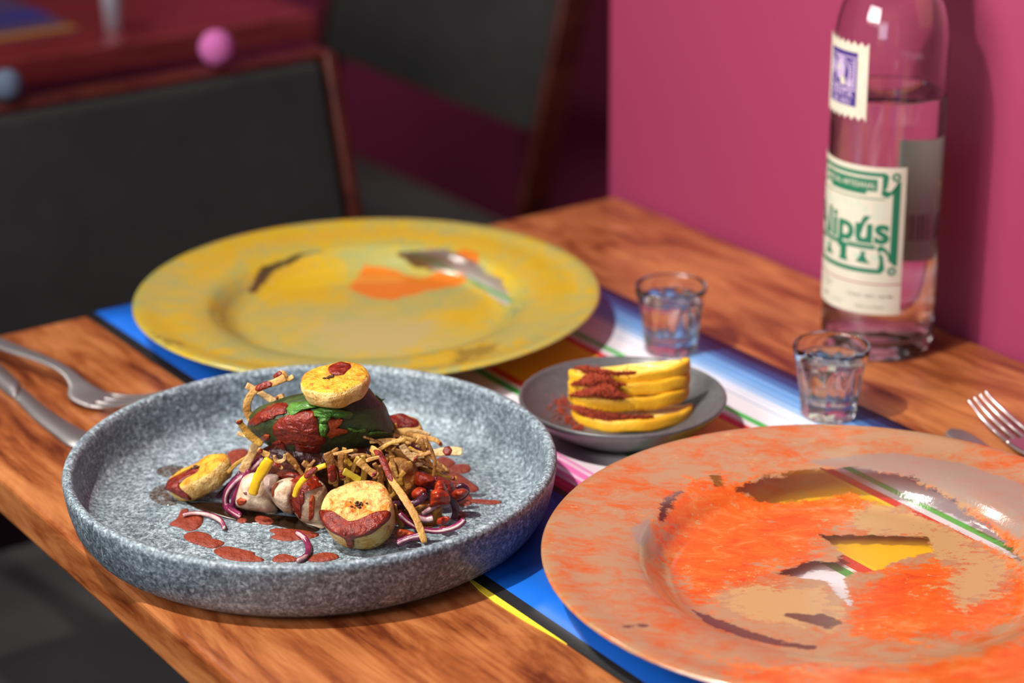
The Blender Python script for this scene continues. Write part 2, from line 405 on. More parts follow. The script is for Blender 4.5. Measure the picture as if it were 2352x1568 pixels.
orange_layers = [
 ('clear', [(wall_z, [(1690, 1130, .016), (1760, 1104, .0172), (1860, 1092, .0172), (1960, 1090, .0172), (2090, 1110, .0172), (2200, 1152, .0172), (2290, 1206, .0172), (2352, 1262, .0172), (2352, 1292, .0112), (2280, 1245, .0112), (2180, 1198, .0112), (2080, 1160, .0112), (2000, 1148, .0112), (1960, 1135, .0112), (1900, 1138, .0112), (1800, 1148, .0112), (1720, 1150, .0112)]),
            (fl, [(1878, 1227), (2130, 1234), (2142, 1268), (2070, 1285), (2012, 1310), (1962, 1312), (1940, 1330), (1955, 1392), (1925, 1370), (1900, 1335), (1850, 1330), (1785, 1318), (1862, 1288), (1925, 1290), (1935, 1270)]),
            (wall_z, [(1628, 1133), (1650, 1128), (1662, 1146), (1640, 1150)]), (wall_z, [(1512, 1210), (1525, 1185), (1560, 1165), (1572, 1168), (1545, 1190), (1518, 1228)])], .008),
 ('strong', [(fl, [(1530, 1200), (1580, 1165), (1660, 1150), (1760, 1152), (1960, 1140), (2010, 1155), (1990, 1190), (1900, 1215), (1880, 1260), (1840, 1300), (1760, 1300), (1700, 1340), (1660, 1350), (1640, 1390), (1600, 1380), (1560, 1330), (1518, 1280)]),
             (fl, [(2010, 1312), (2140, 1285), (2200, 1310), (2190, 1360), (2230, 1390), (2340, 1340), (2400, 1290), (2400, 1400), (2250, 1450), (2080, 1470), (1960, 1460), (1960, 1400), (2000, 1350)]),
             (fl, [(2060, 1160), (2160, 1185), (2260, 1235), (2352, 1300), (2320, 1310), (2230, 1240), (2130, 1190)]),
             (rm, [(1620, 1520), (1800, 1540), (2000, 1525), (2250, 1490), (2500, 1400), (2500, 1700), (1800, 1700)])], .028),
 ('tan', [(fl, [(2000, 1160), (2080, 1175), (2200, 1230), (2300, 1290), (2280, 1360), (2200, 1395), (2190, 1345), (2210, 1300), (2140, 1262), (2120, 1232), (1990, 1226), (1960, 1190)]),
          (fl, [(1650, 1370), (1740, 1345), (1880, 1350), (1930, 1400), (1900, 1440), (1760, 1430), (1680, 1400)])], .02),
 ('haze', [(.0225, [(1850, 1062), (1950, 1050), (2060, 1048), (2200, 1070), (2352, 1120), (2352, 1215), (2250, 1150), (2150, 1108), (2050, 1082), (1930, 1074)]), (.022, [(1450, 1215), (1490, 1190), (1500, 1215), (1480, 1250), (1455, 1240)])], .012),
 ('stain', [(wall_z, [(1590, 1385), (1640, 1400), (1720, 1430), (1800, 1455), (1880, 1466), (1870, 1474), (1780, 1464), (1690, 1442), (1620, 1415)]),
            (fl, [(1805, 1405), (1850, 1412), (1890, 1408), (1935, 1430), (1900, 1445), (1850, 1430), (1800, 1415)]),
            (rm, [(1452, 1440), (1478, 1434), (1490, 1438), (1478, 1446), (1455, 1446)]), (rm, [(1430, 1446), (1448, 1443), (1446, 1450), (1432, 1451)])], .006)]
yellow_layers = [
 ('clear', [(wall_z, [(905, 592, .0145), (950, 590, .0155), (1020, 592, .0155), (1090, 614, .0155), (1150, 647, .0155), (1180, 690, .0155), (1160, 692, .0135), (1110, 652, .0135), (1060, 624, .0135), (1000, 614, .0135), (950, 607, .0135)]),
            (wall_z, [(566, 658, .016), (604, 626, .0155), (690, 600, .0155), (750, 592, .0155), (700, 606, .0142), (622, 632, .0142), (580, 662, .014)])], .006),
 ('strong', [(rm, [(420, 600), (560, 540), (800, 515), (1150, 545), (1300, 620), (1345, 680), (1250, 680), (1180, 590), (900, 548), (600, 570), (450, 660)]),
             (rm, [(330, 740), (420, 720), (420, 790), (600, 850), (450, 830), (360, 780)]), (rm, [(950, 810), (1100, 780), (1200, 790), (1080, 850), (940, 860)]),
             (fl, [(560, 640), (760, 615), (820, 640), (760, 700), (600, 700)]), (fl, [(1060, 700), (1150, 660), (1180, 700), (1100, 750), (950, 740)])], .05),
 ('tan', [(fl, [(720, 740), (840, 725), (980, 750), (980, 800), (850, 815), (740, 800)])], .05),
 ('stain', [(rm, [(1050, 800), (1150, 790), (1130, 815), (1040, 845)]), (rm, [(350, 775), (420, 800), (380, 800)])], .03),
 ('patch', [(fl, [(800, 660), (835, 622), (900, 625), (960, 640), (1040, 628), (1065, 618), (1098, 628), (1102, 645), (1050, 658), (980, 668), (900, 690), (850, 685), (820, 672)])], .008)]
yplate = charger('charger_plate', YC[0], YC[1], .1581, M_YE, 'large yellow painted glass charger plate with an orange patch, behind the grey plate', yellow_layers, 0)
oplate = charger('charger_plate', OC[0], OC[1], .1586, M_OR, 'large orange and salmon painted glass charger plate in the front right corner', orange_layers, 0)

# ------------------------------------------------------------------ small slate dish
DC = (.7581, .9952); DZ = .0014
dprof = [(0, .0018), (.026, .0018), (.030, 0), (.034, 0), (.036, .002), (.044, .0065), (.053, .0125), (.0595, .0185), (.0622, .0215), (.0628, .0230), (.0622, .0242), (.0606, .0240), (.0570, .0200), (.050, .0145), (.042, .0105), (.030, .0080), (.016, .0070), (0, .0068)]
V, Fc = lathe([tuple(p) for p in smooth_prof(dprof[3:], 4)], 128, DC[0], DC[1], TZ+DZ)
V2, F2 = lathe(dprof[:4], 128, DC[0], DC[1], TZ+DZ); k0 = len(V)
dish = mk('sauce_dish', V+V2, Fc+[[i+k0 for i in f] for f in F2], M_SLATE)
bm = bmesh.new(); bm.from_mesh(dish.data); bmesh.ops.remove_doubles(bm, verts=bm.verts, dist=1e-5); bmesh.ops.recalc_face_normals(bm, faces=bm.faces); bm.to_mesh(dish.data); bm.free()
tag(dish, 'small round dark grey dish holding the citrus slices', 'dish')

# ------------------------------------------------------------------ generic food builders
def tube(path, half_w, half_t, wdir, square=2.6, nseg=10, twist=0.):
    """ribbon with a rounded-rectangle section swept along path (N,3); wdir is the rough width direction per point"""
    P = np.asarray(path); n = len(P); T = np.gradient(P, axis=0); T /= np.linalg.norm(T, axis=1)[:, None]+1e-9
    V = []; Fc = []
    for i in range(n):
        wd = np.asarray(wdir[i]) if np.ndim(wdir) == 2 else np.asarray(wdir)
        b = wd-T[i]*(wd@T[i]); b /= np.linalg.norm(b)+1e-9; c = np.cross(T[i], b)
        an = twist*(i/(n-1)-.5); b, c = b*math.cos(an)+c*math.sin(an), c*math.cos(an)-b*math.sin(an)
        hw = half_w[i] if np.ndim(half_w) else half_w; ht = half_t[i] if np.ndim(half_t) else half_t
        for k in range(nseg):
            a = 2*math.pi*k/nseg; ca, sa = math.cos(a), math.sin(a)
            e = 2/square
            V.append(P[i]+b*hw*np.sign(ca)*abs(ca)**e+c*ht*np.sign(sa)*abs(sa)**e)
    for i in range(n-1):
        for k in range(nseg):
            Fc.append((i*nseg+k, i*nseg+(k+1) % nseg, (i+1)*nseg+(k+1) % nseg, (i+1)*nseg+k))
    Fc.append(tuple(range(nseg))[::-1]); Fc.append(tuple((n-1)*nseg+k for k in range(nseg)))
    return V, Fc
class Pillow:
    """a rounded solid whose outline, seen from the camera's side, is the given closed curve"""
    def __init__(s, pts, a, tf, tb=None, k=5, nz=.0, ns=200, seed=0, pw=.5, lean=0.):
        s.o = crom(pts, k); s.c = s.o.mean(0); s.a = a; s.tf = tf; s.tb = tf if tb is None else tb; s.nz = nz; s.ns = ns; s.seed = seed; s.pw = pw; s.lean = lean
        d = s.o-s.c; s.ang = np.arctan2(d[:, 1], d[:, 0]); s.r = np.hypot(d[:, 0], d[:, 1])
        i = np.argsort(s.ang); s.sa = s.ang[i]; s.sr = s.r[i]
    def sval(s, p):
        d = np.asarray(p)-s.c; an = math.atan2(d[1], d[0]); R = np.interp(an, s.sa, s.sr, period=2*math.pi)
        return min(1., math.hypot(*d)/R)
    def pos(s, p, side=1, off=0., sv=None):
        sv = s.sval(p) if sv is None else sv
        h = max(0., 1-sv**2)**s.pw
        a = (s.a(p) if callable(s.a) else s.a)+s.lean*(s.c[1]-p[1])*.00025
        b = dep(p[0], p[1], a)
        if s.nz: nn = wob(b[None], s.ns, s.seed)[0]*s.nz*(.25+h)
        else: nn = 0
        r = ray(*p); r = r/np.linalg.norm(r)
        q = b-r*(side*((s.tf if side > 0 else s.tb)*h+nn*side)+off)
        lim = TZ+FZ+(.0008 if side > 0 else .0004)+max(0, off)
        if q[2] < lim: q = at(p[0], p[1], lim-TZ)
        return q
    def mesh(s, rings=12):
        V = []; Fc = []; n = len(s.o)
        sk = [math.sin(math.pi/2*i/rings) for i in range(rings+1)]
        for side in (1, -1):
            for q in range(1, rings+1):
                if side < 0 and q == rings: break
                for p in s.o: V.append(s.pos(s.c+(p-s.c)*sk[q], side, 0, sk[q]))
            V.append(s.pos(s.c, side, 0, 0))
        nf = n*rings; cf = nf; base = nf+1
        def idx(side, q, k):
            if side > 0: return (q-1)*n+k % n
            if q == rings: return (q-1)*n+k % n
            return base+(q-1)*n+k % n
        cb = len(V)-1
        for side in (1, -1):
            cc = cf if side > 0 else cb
            for k in range(n):
                t = (cc, idx(side, 1, k), idx(side, 1, k+1)); Fc.append(t if side < 0 else t[::-1])
            for q in range(1, rings):
                for k in range(n):
                    t = (idx(side, q, k), idx(side, q+1, k), idx(side, q+1, k+1), idx(side, q, k+1)); Fc.append(t if side < 0 else t[::-1])
        return V, Fc
    def patch(s, pts, th=.0009, k=5, rings=9, jit=2.2):
        """a thin raised layer lying on this solid's front"""
        o = crom(pts, k); c = o.mean(0); V = []; Fc = []; n = len(o)
        if jit: o = o+(o-c)/np.linalg.norm(o-c, axis=1)[:, None]*(wob(o, .35, 3)*jit)[:, None]
        sk = [(i/rings)**.8 for i in range(rings+1)]
        for lay in (1, 0):
            for q in range(1, rings+1):
                for p in o:
                    pp = c+(p-c)*sk[q]; h = th*max(0, 1-sk[q]**5)*(1+.55*wob(pp[None], .22, 5)[0]) if lay else -.0012
                    V.append(s.pos(pp, 1, h+.00015))
            V.append(s.pos(c, 1, th if lay else -.0012))
        L = n*rings+1
        for lay in (0, 1):
            b = lay*L
            for k_ in range(n):
                t = (b+L-1, b+k_, b+(k_+1) % n); Fc.append(t[::-1] if lay == 0 else t)
                for q in range(rings-1):
                    t = (b+q*n+k_, b+(q+1)*n+k_, b+(q+1)*n+(k_+1) % n, b+q*n+(k_+1) % n); Fc.append(t[::-1] if lay == 0 else t)
        for k_ in range(n):
            a = (rings-1)*n+k_; b2 = (rings-1)*n+(k_+1) % n; Fc.append((a, b2, L+b2, L+a))
        return V, Fc
def cv(pts, x0, y0, s): return [(x0+p[0]*s, y0+p[1]*s)+tuple(p[2:]) for p in pts]
def flat(pts, z, th, k=5, edge=.0008, world_z=None):
    """a puddle on a level surface, outline given in the photo frame"""
    o = crom(pts, k); c = o.mean(0); rings = 5; V = []; Fc = []; n = len(o)
    for q in range(1, rings+1):
        s_ = q/rings
        for p in o:
            pp = c+(p-c)*s_; b = at(pp[0], pp[1], z); b[2] += th*(1-s_**6)+.00005; V.append(b)
    b = at(c[0], c[1], z); b[2] += th; V.append(b)
    for p in o: b = at(p[0], p[1], z); b[2] -= .0002; V.append(b)
    m = n*rings
    for k_ in range(n):
        Fc.append((m, k_, (k_+1) % n))
        for q in range(rings-1): Fc.append((q*n+k_, (q+1)*n+k_, (q+1)*n+(k_+1) % n, q*n+(k_+1) % n))
        a = (rings-1)*n+k_; b2 = (rings-1)*n+(k_+1) % n; Fc.append((a, m+1+k_, m+1+(k_+1) % n, b2))
    Fc.append(tuple(m+1+k_ for k_ in range(n))[::-1])
    return V, Fc

# food materials
def sauce_mat(name='red_sauce', c1=(.13, .007, .002), c2=(.31, .024, .005), rough=.16):
    n = N(name); f = n.noise(260, 4, .6); n.set(Base_Color=n.ramp(f, [(.35, c1), (.7, c2)]), Roughness=rough, Specular_IOR_Level=.6)
    n.bump(n.noise(190, 5, .6), .75, .004); return n.m
M_SAUCE = sauce_mat(); M_SAUCE2 = sauce_mat('drying_red_sauce', (.20, .021, .005), (.29, .036, .009), .5)
M_ORSAUCE = sauce_mat('orange_red_sauce', (.34, .035, .006), (.50, .08, .012), .22)
def plantain(name, a, b, burn, amt=.6):
    n = N(name); v = n.coord(); f = n.noise(120, 5, .6, .6, v); g = n.noise(260, 5, .65, .3, v); h = n.noise(70, 3, .5, 0, v)
    col = n.ramp(f, [(.40, a), (.47, tuple(.4*x+.6*y for x, y in zip(a, b))), (.56, b)])
    col = n.mix(n.math('MULTIPLY', n.step(g, .585-.05*amt, .68), .8), col, burn)
    col = n.mix(n.math('MULTIPLY', n.step(h, .62, .72), amt*.5), col, burn)
    n.set(Base_Color=col, Roughness=.32, Subsurface_Weight=.12, Subsurface_Radius=(.004, .002, .0006), Subsurface_Scale=1.)
    n.bump(g, .8, .004); return n.m
M_PLF = plantain('fried_plantain_face', (.68, .24, .008), (.86, .46, .035), (.36, .07, .006), .8)
M_PLF2 = plantain('browned_plantain_face', (.70, .20, .010), (.92, .60, .20), (.46, .050, .005), 1.7)
M_PLS = plantain('plantain_side', (.66, .34, .06), (.84, .58, .20), (.34, .10, .012), .5)
M_SEED = plain('plantain_seeds', (.05, .015, .008), .5)
def leafm(name, a, b, rg=.3):
    n = N(name); f = n.noise(70, 5, .6, 1.); n.set(Base_Color=n.ramp(f, [(.35, a), (.68, b)]), Roughness=rg, Subsurface_Weight=.1, Subsurface_Radius=(.001, .003, .001), Subsurface_Scale=1.)
    n.bump(n.noise(130, 5, .6, .8), .6, .003); return n.m
M_LEAF = leafm('dark_green_leaf', (.018, .032, .008), (.055, .085, .020), .42); M_LEAF2 = leafm('bright_green_leaf', (.03, .10, .010), (.10, .25, .04), .25)
M_MEAT = mottled('roast_meat', (.46, .28, .16), (.80, .66, .48), 160, .38, .5, 260, Subsurface_Weight=.2, Subsurface_Radius=(.005, .002, .001), Subsurface_Scale=1.)
M_MEATG = mottled('grey_meat', (.24, .15, .12), (.45, .33, .28), 140, .35, .5, 260)
M_MOUND = mottled('dark_braised_filling', (.025, .006, .003), (.10, .018, .007), 90, .3, .9, 150)
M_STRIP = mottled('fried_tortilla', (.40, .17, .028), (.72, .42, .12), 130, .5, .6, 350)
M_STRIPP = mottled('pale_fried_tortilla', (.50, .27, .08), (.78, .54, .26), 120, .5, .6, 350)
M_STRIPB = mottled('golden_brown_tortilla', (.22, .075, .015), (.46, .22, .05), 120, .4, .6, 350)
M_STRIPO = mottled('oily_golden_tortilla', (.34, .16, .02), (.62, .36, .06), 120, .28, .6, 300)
M_ONP = mottled('purple_onion_skin', (.10, .008, .035), (.26, .02, .09), 120, .2, .2)
M_OND = mottled('dark_purple_onion', (.030, .006, .012), (.10, .018, .045), 120, .18, .2)
M_ONW = mottled('pale_onion_flesh', (.40, .17, .22), (.68, .50, .45), 160, .25, .2)
M_YP = mottled('yellow_pepper', (.70, .38, .008), (.85, .56, .02), 90, .2, .15, Subsurface_Weight=.2, Subsurface_Radius=(.004, .002, .0005), Subsurface_Scale=1.)
M_YO = mottled('olive_yellow_pepper', (.30, .20, .01), (.50, .38, .03), 90, .2, .15)
M_RP = mottled('red_pepper', (.22, .012, .004), (.52, .055, .010), 130, .2, .6)
M_OILY = mottled('oily_brown_pepper', (.16, .05, .01), (.50, .22, .03), 110, .16, .9)
M_OIL = None
def oil(name, c, al):
    n = N(name); f = n.noise(500, 4, .7); n.set(Base_Color=c, Roughness=.12, Alpha=n.math('MULTIPLY', n.step(f, .3, .6), al)); return n.m

# ---- dark filling in the middle of the heap
def pil(name, pts, a, tf, tb, mat, label, cat, group=None, parent=None, **k):
    p = Pillow(pts, a, tf, tb, **k); V, Fc = p.mesh(); o = mk(name, V, Fc, mat, parent)
    if label and parent is None: tag(o, label, cat, group)
    elif label: o['label'] = label
    return o, p
def pat(name, pil_, pts, mat, parent, label=None, th=.0009):
    V, Fc = pil_.patch(pts, th); o = mk(name, V, Fc, mat, parent)
    if label: o['label'] = label
    return o
c1 = lambda pts: cv(pts, 340, 800, .3316); c2 = lambda pts: cv(pts, 720, 800, .3316)
b1 = lambda pts: cv(pts, 530, 930, .17223); b2 = lambda pts: cv(pts, 820, 960, .19775)
def shade(z): return z
mound, mp_ = pil('braised_filling', [(590, 1040), (640, 1015), (720, 1000), (840, 1000), (915, 1020), (960, 1070), (990, 1130), (980, 1185), (930, 1205), (860, 1195), (780, 1190), (700, 1178), (620, 1165), (560, 1150), (550, 1100)], .006, .018, .035, M_MOUND,
                'dark red-brown braised filling in the middle of the food under the leaf parcel', 'food', nz=.002, ns=150)

# ---- meat
m1, q1 = pil('meat_slice', b1([(170, 960), (300, 900), (420, 930), (500, 1080), (580, 1280), (630, 1400), (560, 1450), (400, 1430), (200, 1400), (80, 1340), (70, 1240), (110, 1090)]), -.012, .012, .012, M_MEAT,
             'pale roast meat slice at the left foot of the heap, beside the yellow pepper strip', 'meat', 'roast meat slices', nz=.0012, ns=220, seed=1)
pat('sauce', q1, b1([(85, 1270), (130, 1235), (200, 1260), (205, 1300), (140, 1340), (90, 1330)]), M_ORSAUCE, m1, 'red sauce drop', .0014)
pat('sauce', q1, b1([(165, 1165), (195, 1160), (205, 1185), (180, 1195)]), M_SAUCE, m1, None, .0008)
m2, q2 = pil('meat_slice', b1([(400, 960), (520, 920), (640, 940), (640, 1050), (560, 1130), (550, 1260), (600, 1400), (480, 1330), (400, 1180), (380, 1060)]), -.010, .012, .012, M_MEATG,
             'greyish brown roast meat slice between the two pale slices', 'meat', 'roast meat slices', nz=.0012, ns=220, seed=2)
m3, q3 = pil('meat_slice', b1([(560, 1080), (680, 990), (840, 975), (900, 1100), (860, 1250), (840, 1430), (760, 1450), (660, 1390), (570, 1290), (535, 1180)]), -.020, .013, .012, M_MEAT,
             'cream white rounded meat slice half covered with sauce, centre front of the heap', 'meat', 'roast meat slices', nz=.0008, ns=180, seed=3)
pat('sauce', q3, b1([(545, 1200), (540, 1120), (600, 1040), (640, 1030), (590, 1090), (565, 1160), (570, 1230)]), M_ORSAUCE, m3, 'orange red sauce edge', .0008)
m4, q4 = pil('meat_slice', b1([(850, 1000), (1000, 960), (1180, 1000), (1290, 1150), (1290, 1480), (1240, 1640), (1100, 1610), (960, 1560), (880, 1480), (830, 1400), (800, 1300), (800, 1150)]), -.026, .014, .014, M_MEAT,
             'roast meat slice streaked with red sauce, left of the front plantain', 'meat', 'roast meat slices', nz=.0016, ns=240, seed=4)
pat('sauce', q4, b1([(800, 1000), (960, 930), (1150, 960), (1230, 1060), (1180, 1090), (1040, 1090), (990, 1160), (980, 1300), (930, 1400), (930, 1520), (860, 1450), (800, 1360), (760, 1330), (800, 1260), (780, 1160), (710, 1120), (730, 1080)]), M_SAUCE, m4, 'thick shiny red sauce', .0016)
pat('sauce', q4, b1([(1060, 1230), (1110, 1200), (1130, 1300), (1120, 1400), (1100, 1500), (1040, 1530), (1040, 1400), (1040, 1300)]), M_ORSAUCE, m4, None, .001)
m5, q5 = pil('meat_slice', b1([(560, 900), (760, 850), (960, 880), (1100, 940), (1150, 1010), (960, 1040), (760, 1010), (600, 1000)]), -.004, .012, .014, M_MOUND,
             'sauce-soaked dark meat slice behind the cream white slice', 'meat', 'roast meat slices', nz=.0016, ns=240, seed=5)
pat('sauce', q5, b1([(620, 950), (760, 900), (900, 900), (1050, 950), (980, 1000), (800, 980), (680, 990)]), M_SAUCE, m5, None, .001)

# ---- leaf parcel
leaf_out = c1([(700, 470), (760, 410), (880, 360), (1010, 320)])+[(730, 898), (790, 892), (838, 884), (868, 915), (885, 930), (896, 958), (905, 982), (903, 1004), (886, 1018), (845, 1034), (790, 1044), (720, 1048), (655, 1040), (615, 1022), (588, 1004), (568, 985), (572, 962)]
leaf, ql = pil('leaf_parcel', leaf_out, .006, .030, .030, M_LEAF, 'dark green leaf-wrapped parcel with red sauce on its left half, topped by a plantain slice', 'food', nz=.0016, ns=110, seed=7, pw=.55)
pat('sauce', ql, b1([(230, 250), (330, 120), (480, 20), (620, -30), (760, -20), (750, 60), (740, 110), (640, 130), (540, 190), (440, 230), (360, 260), (300, 280)]), M_SAUCE, leaf, 'lumpy red sauce', .0018)
pat('sauce', ql, b1([(560, 300), (620, 200), (760, 130), (900, 75), (1050, 55), (1130, 120), (1170, 200), (1180, 300), (1190, 400), (1260, 440), (1240, 520), (1160, 560), (1060, 550), (960, 540), (840, 530), (720, 540), (640, 470), (580, 400)]), M_SAUCE, leaf, 'broad tongue of shiny red sauce', .0026)
pat('sauce', ql, b1([(1290, 180), (1400, 180), (1490, 180), (1490, 230), (1400, 260), (1380, 330), (1480, 350), (1560, 330), (1550, 380), (1440, 400), (1330, 440), (1280, 400), (1310, 320)]), M_ORSAUCE, leaf, 'orange red sauce run', .0012)
pat('sauce', ql, b1([(850, 500), (960, 540), (1120, 550), (1200, 540), (1170, 640), (1100, 690), (980, 700), (900, 660), (870, 580)]), M_SAUCE, leaf, 'darker sauce run underneath', .0014)
pat('sauce', ql, b1([(560, 500), (640, 470), (700, 500), (740, 600), (700, 620), (620, 570), (560, 560)]), M_SAUCE, leaf, None, .002)
pat('sauce', ql, b1([(390, 450), (440, 390), (520, 400), (510, 450), (440, 490), (400, 480)]), M_ORSAUCE, leaf, None, .002)
for pts, th in ((b1([(760, 90), (740, 40), (820, -30), (960, -50), (1080, -60), (1300, -20), (1300, 20), (1180, 30), (1020, 60), (900, 100), (800, 150)]), .0022),
                (b1([(1100, 110), (1160, 40), (1290, 20), (1420, 30), (1580, 80), (1640, 120), (1600, 190), (1540, 170), (1440, 180), (1340, 160), (1280, 240), (1200, 240), (1160, 170), (1110, 150)]), .0032),
                (b1([(1560, 300), (1640, 320), (1740, 340), (1800, 310), (1810, 360), (1720, 370), (1640, 360), (1570, 330)]), .0026),
                (b1([(1840, 370), (1940, 350), (2080, 355), (2080, 385), (1960, 385), (1860, 400)]), .0024),
                (b1([(1180, 260), (1290, 250), (1300, 340), (1270, 420), (1210, 430), (1180, 360)]), .0022)):
    pat('leaf_fold', ql, pts, M_LEAF2, leaf, 'bright crumpled leaf edge', th)
# ragged dark leaf tips at right
for pts in ([(862, 905), (875, 915), (884, 916), (878, 922), (884, 928), (872, 928)], [(893, 950), (902, 968), (906, 972), (905, 985), (896, 975)]):
    V, Fc = Pillow(pts, .008, .0014, k=4).mesh(4); mk('leaf_tip', V, Fc, M_LEAF, leaf)

# ---- plantain slices: a thick disc given by its face centre, normal and two radii
TOW = -fw
def disc(name, cpx, a, nrm, r1, r2, rot, T, mface, mside, label, seed, patches=(), seeds=None, sag=.0):
    c = dep(cpx[0], cpx[1], a); n = nrm[0]*RT+nrm[1]*UP+nrm[2]*TOW; n = n/np.linalg.norm(n)
    u = RT-n*(RT@n); u /= np.linalg.norm(u); v = np.cross(n, u); u, v = u*math.cos(rot)+v*math.sin(rot), v*math.cos(rot)-u*math.sin(rot)
    K = 56; V = []; mi = []; Fc = []
    rp = [(0, 0), (.25, .0002), (.5, .0004), (.72, .0003), (.88, 0), (.95, -.0007), (.99, -.002), (1.0, -.0045), (.985, -.5*T), (.95, -T+.004), (.90, -T+.0015), (.80, -T), (.4, -T-.0003), (0, -T-.0003)]
    rr = np.random.RandomState(seed)
    ph = rr.uniform(0, 6, 4)
    def rad(an): return 1+.03*math.sin(2*an+ph[0])+.025*math.sin(3*an+ph[1])+.015*math.sin(5*an+ph[2])
    def P(x, y, h):
        return c+u*x*r1+v*y*r2+n*(h+.0007*math.sin(7*x+ph[0])*math.cos(6*y+ph[1]))
    for j, (s, h) in enumerate(rp):
        for k in range(K):
            an = 2*math.pi*k/K; R = s*rad(an); V.append(P(R*math.cos(an), R*math.sin(an), h+.0006*math.sin(4*an+ph[3]+j)*s))
    for j in range(len(rp)-1):
        for k in range(K):
            Fc.append((j*K+k, j*K+(k+1) % K, (j+1)*K+(k+1) % K, (j+1)*K+k)); mi.append(0 if j < 5 else 1)
    o = mk(name, V, Fc, None, mats=[mface, mside], midx=mi)
    bm = bmesh.new(); bm.from_mesh(o.data); bmesh.ops.remove_doubles(bm, verts=bm.verts, dist=1e-5); bmesh.ops.recalc_face_normals(bm, faces=bm.faces); bm.to_mesh(o.data); bm.free()
    tag(o, label, 'plantain', 'fried plantain slices')
    def topat(poly, th, mat, nm, lb=None):
        q = crom(poly, 5); cc = q.mean(0); V = []; Fc = []; m = len(q); RG = 6
        for lay in (1, 0):
            for g in range(1, RG+1):
                t = g/RG
                for p in q:
                    x, y = cc+(p-cc)*t; s = math.hypot(x, y)
                    # fold down over the side where the patch passes the rim
                    over = max(0., s-.93)
                    if over > 0: x, y = x/s*(.93+min(over, .08)), y/s*(.93+min(over, .08))
                    drop = max(0, over-.05)*r2*1.25
                    h = (th*(1-t**5)+.0003 if lay else -.001)-drop; ex = (.0012 if lay else -.0006)*(over > .04)
                    V.append(P(x, y, h)+(u*x+v*y)*ex)
            V.append(P(cc[0], cc[1], th if lay else -.001))
        L = m*RG+1
        for lay in (0, 1):
            b = lay*L
            for k in range(m):
                Fc.append((b+L-1, b+k, b+(k+1) % m))
                for g in range(RG-1): Fc.append((b+g*m+k, b+(g+1)*m+k, b+(g+1)*m+(k+1) % m, b+g*m+(k+1) % m))
        for k in range(m):
            a_ = (RG-1)*m+k; b_ = (RG-1)*m+(k+1) % m; Fc.append((a_, b_, L+b_, L+a_))
        w_ = mk(nm, V, Fc, mat, o); fix_normals(w_)
        if lb: w_['label'] = lb
    for poly, th, mat, lb in patches: topat(poly, th, mat, 'sauce', lb)
    if seeds:
        V = []; Fc = []
        for _ in range(14):
            x, y = seeds[0]+rr.normal()*seeds[2]*1.5, seeds[1]+rr.normal()*seeds[2]; p = P(x, y, .0009); s = .0004+.0005*rr.rand(); b = len(V)
            for d in ((1, 0, 0), (-1, 0, 0), (0, 1, 0), (0, -1, 0), (0, 0, 1), (0, 0, -1)): V.append(p+u*d[0]*s*1.6+v*d[1]*s+n*d[2]*s)
            for f in ((0, 2, 4), (2, 1, 4), (1, 3, 4), (3, 0, 4), (2, 0, 5), (1, 2, 5), (3, 1, 5), (0, 3, 5)): Fc.append([b+i for i in f])
        w_ = mk('seed_specks', V, Fc, M_SEED, o); w_['kind'] = 'stuff'
    return o
disc('plantain_slice', (768, 864), -.013, (-.10, .86, .47), .0186, .0176, -.10, .0118, M_PLF, M_PLS, 'fried plantain slice lying on top of the green leaf parcel', 11,
     [([(-.15, .15), (.0, .0), (.28, .05), (.42, .35), (.35, .72), (.05, .85), (-.2, .70), (-.27, .4)], .0012, M_SAUCE, 'round spot of red sauce')], (-.08, -.12, .05))
disc('plantain_slice', (818, 1160), -.055, (-.14, .62, .74), .0192, .0182, -.25, .0200, M_PLF2, M_PLS, 'browned plantain slice leaning at the front of the heap with sauce over its lower edge', 12,
     [([(-.95, -.35), (-.75, -.25), (-.55, -.5), (-.3, -.55), (.0, -.6), (.25, -.5), (.5, -.35), (.75, -.1), (.95, -.05), (1.0, -.3), (.75, -.75), (.4, -1.0), (.2, -1.15), (.12, -1.5), (-.08, -1.5), (-.1, -1.15), (-.5, -.95), (-.85, -.65)], .001, M_SAUCE, 'red sauce running down the side')], (.05, .02, .06))
disc('plantain_slice', (449, 1079), .008, (-.42, .80, .42), .0200, .0110, .16, .0125, M_PLF, M_PLS, 'long slanted plantain slice standing at the left end of the heap', 13,
     [([(-.95, -.1), (-.7, .4), (-.3, .5), (-.1, .3), (.1, .0), (.0, -.35), (-.3, -.45), (-.5, -.7), (-.6, -1.3), (-.75, -1.5), (-.9, -1.2), (-.9, -.6)], .001, M_SAUCE, 'red sauce on its left end')], (.0, .1, .05))
disc('plantain_slice', (921, 985), .020, (.12, .70, .70), .0135, .0125, .3, .010, M_PLS, M_PLS, 'pale plantain slice half hidden behind the right side of the leaf parcel', 14,
     [([(-.9, .2), (-.5, .0), (.1, .05), (.6, -.1), (.8, .3), (.3, .85), (-.4, .9), (-.8, .6)], .0014, M_SAUCE, 'red sauce cap')])

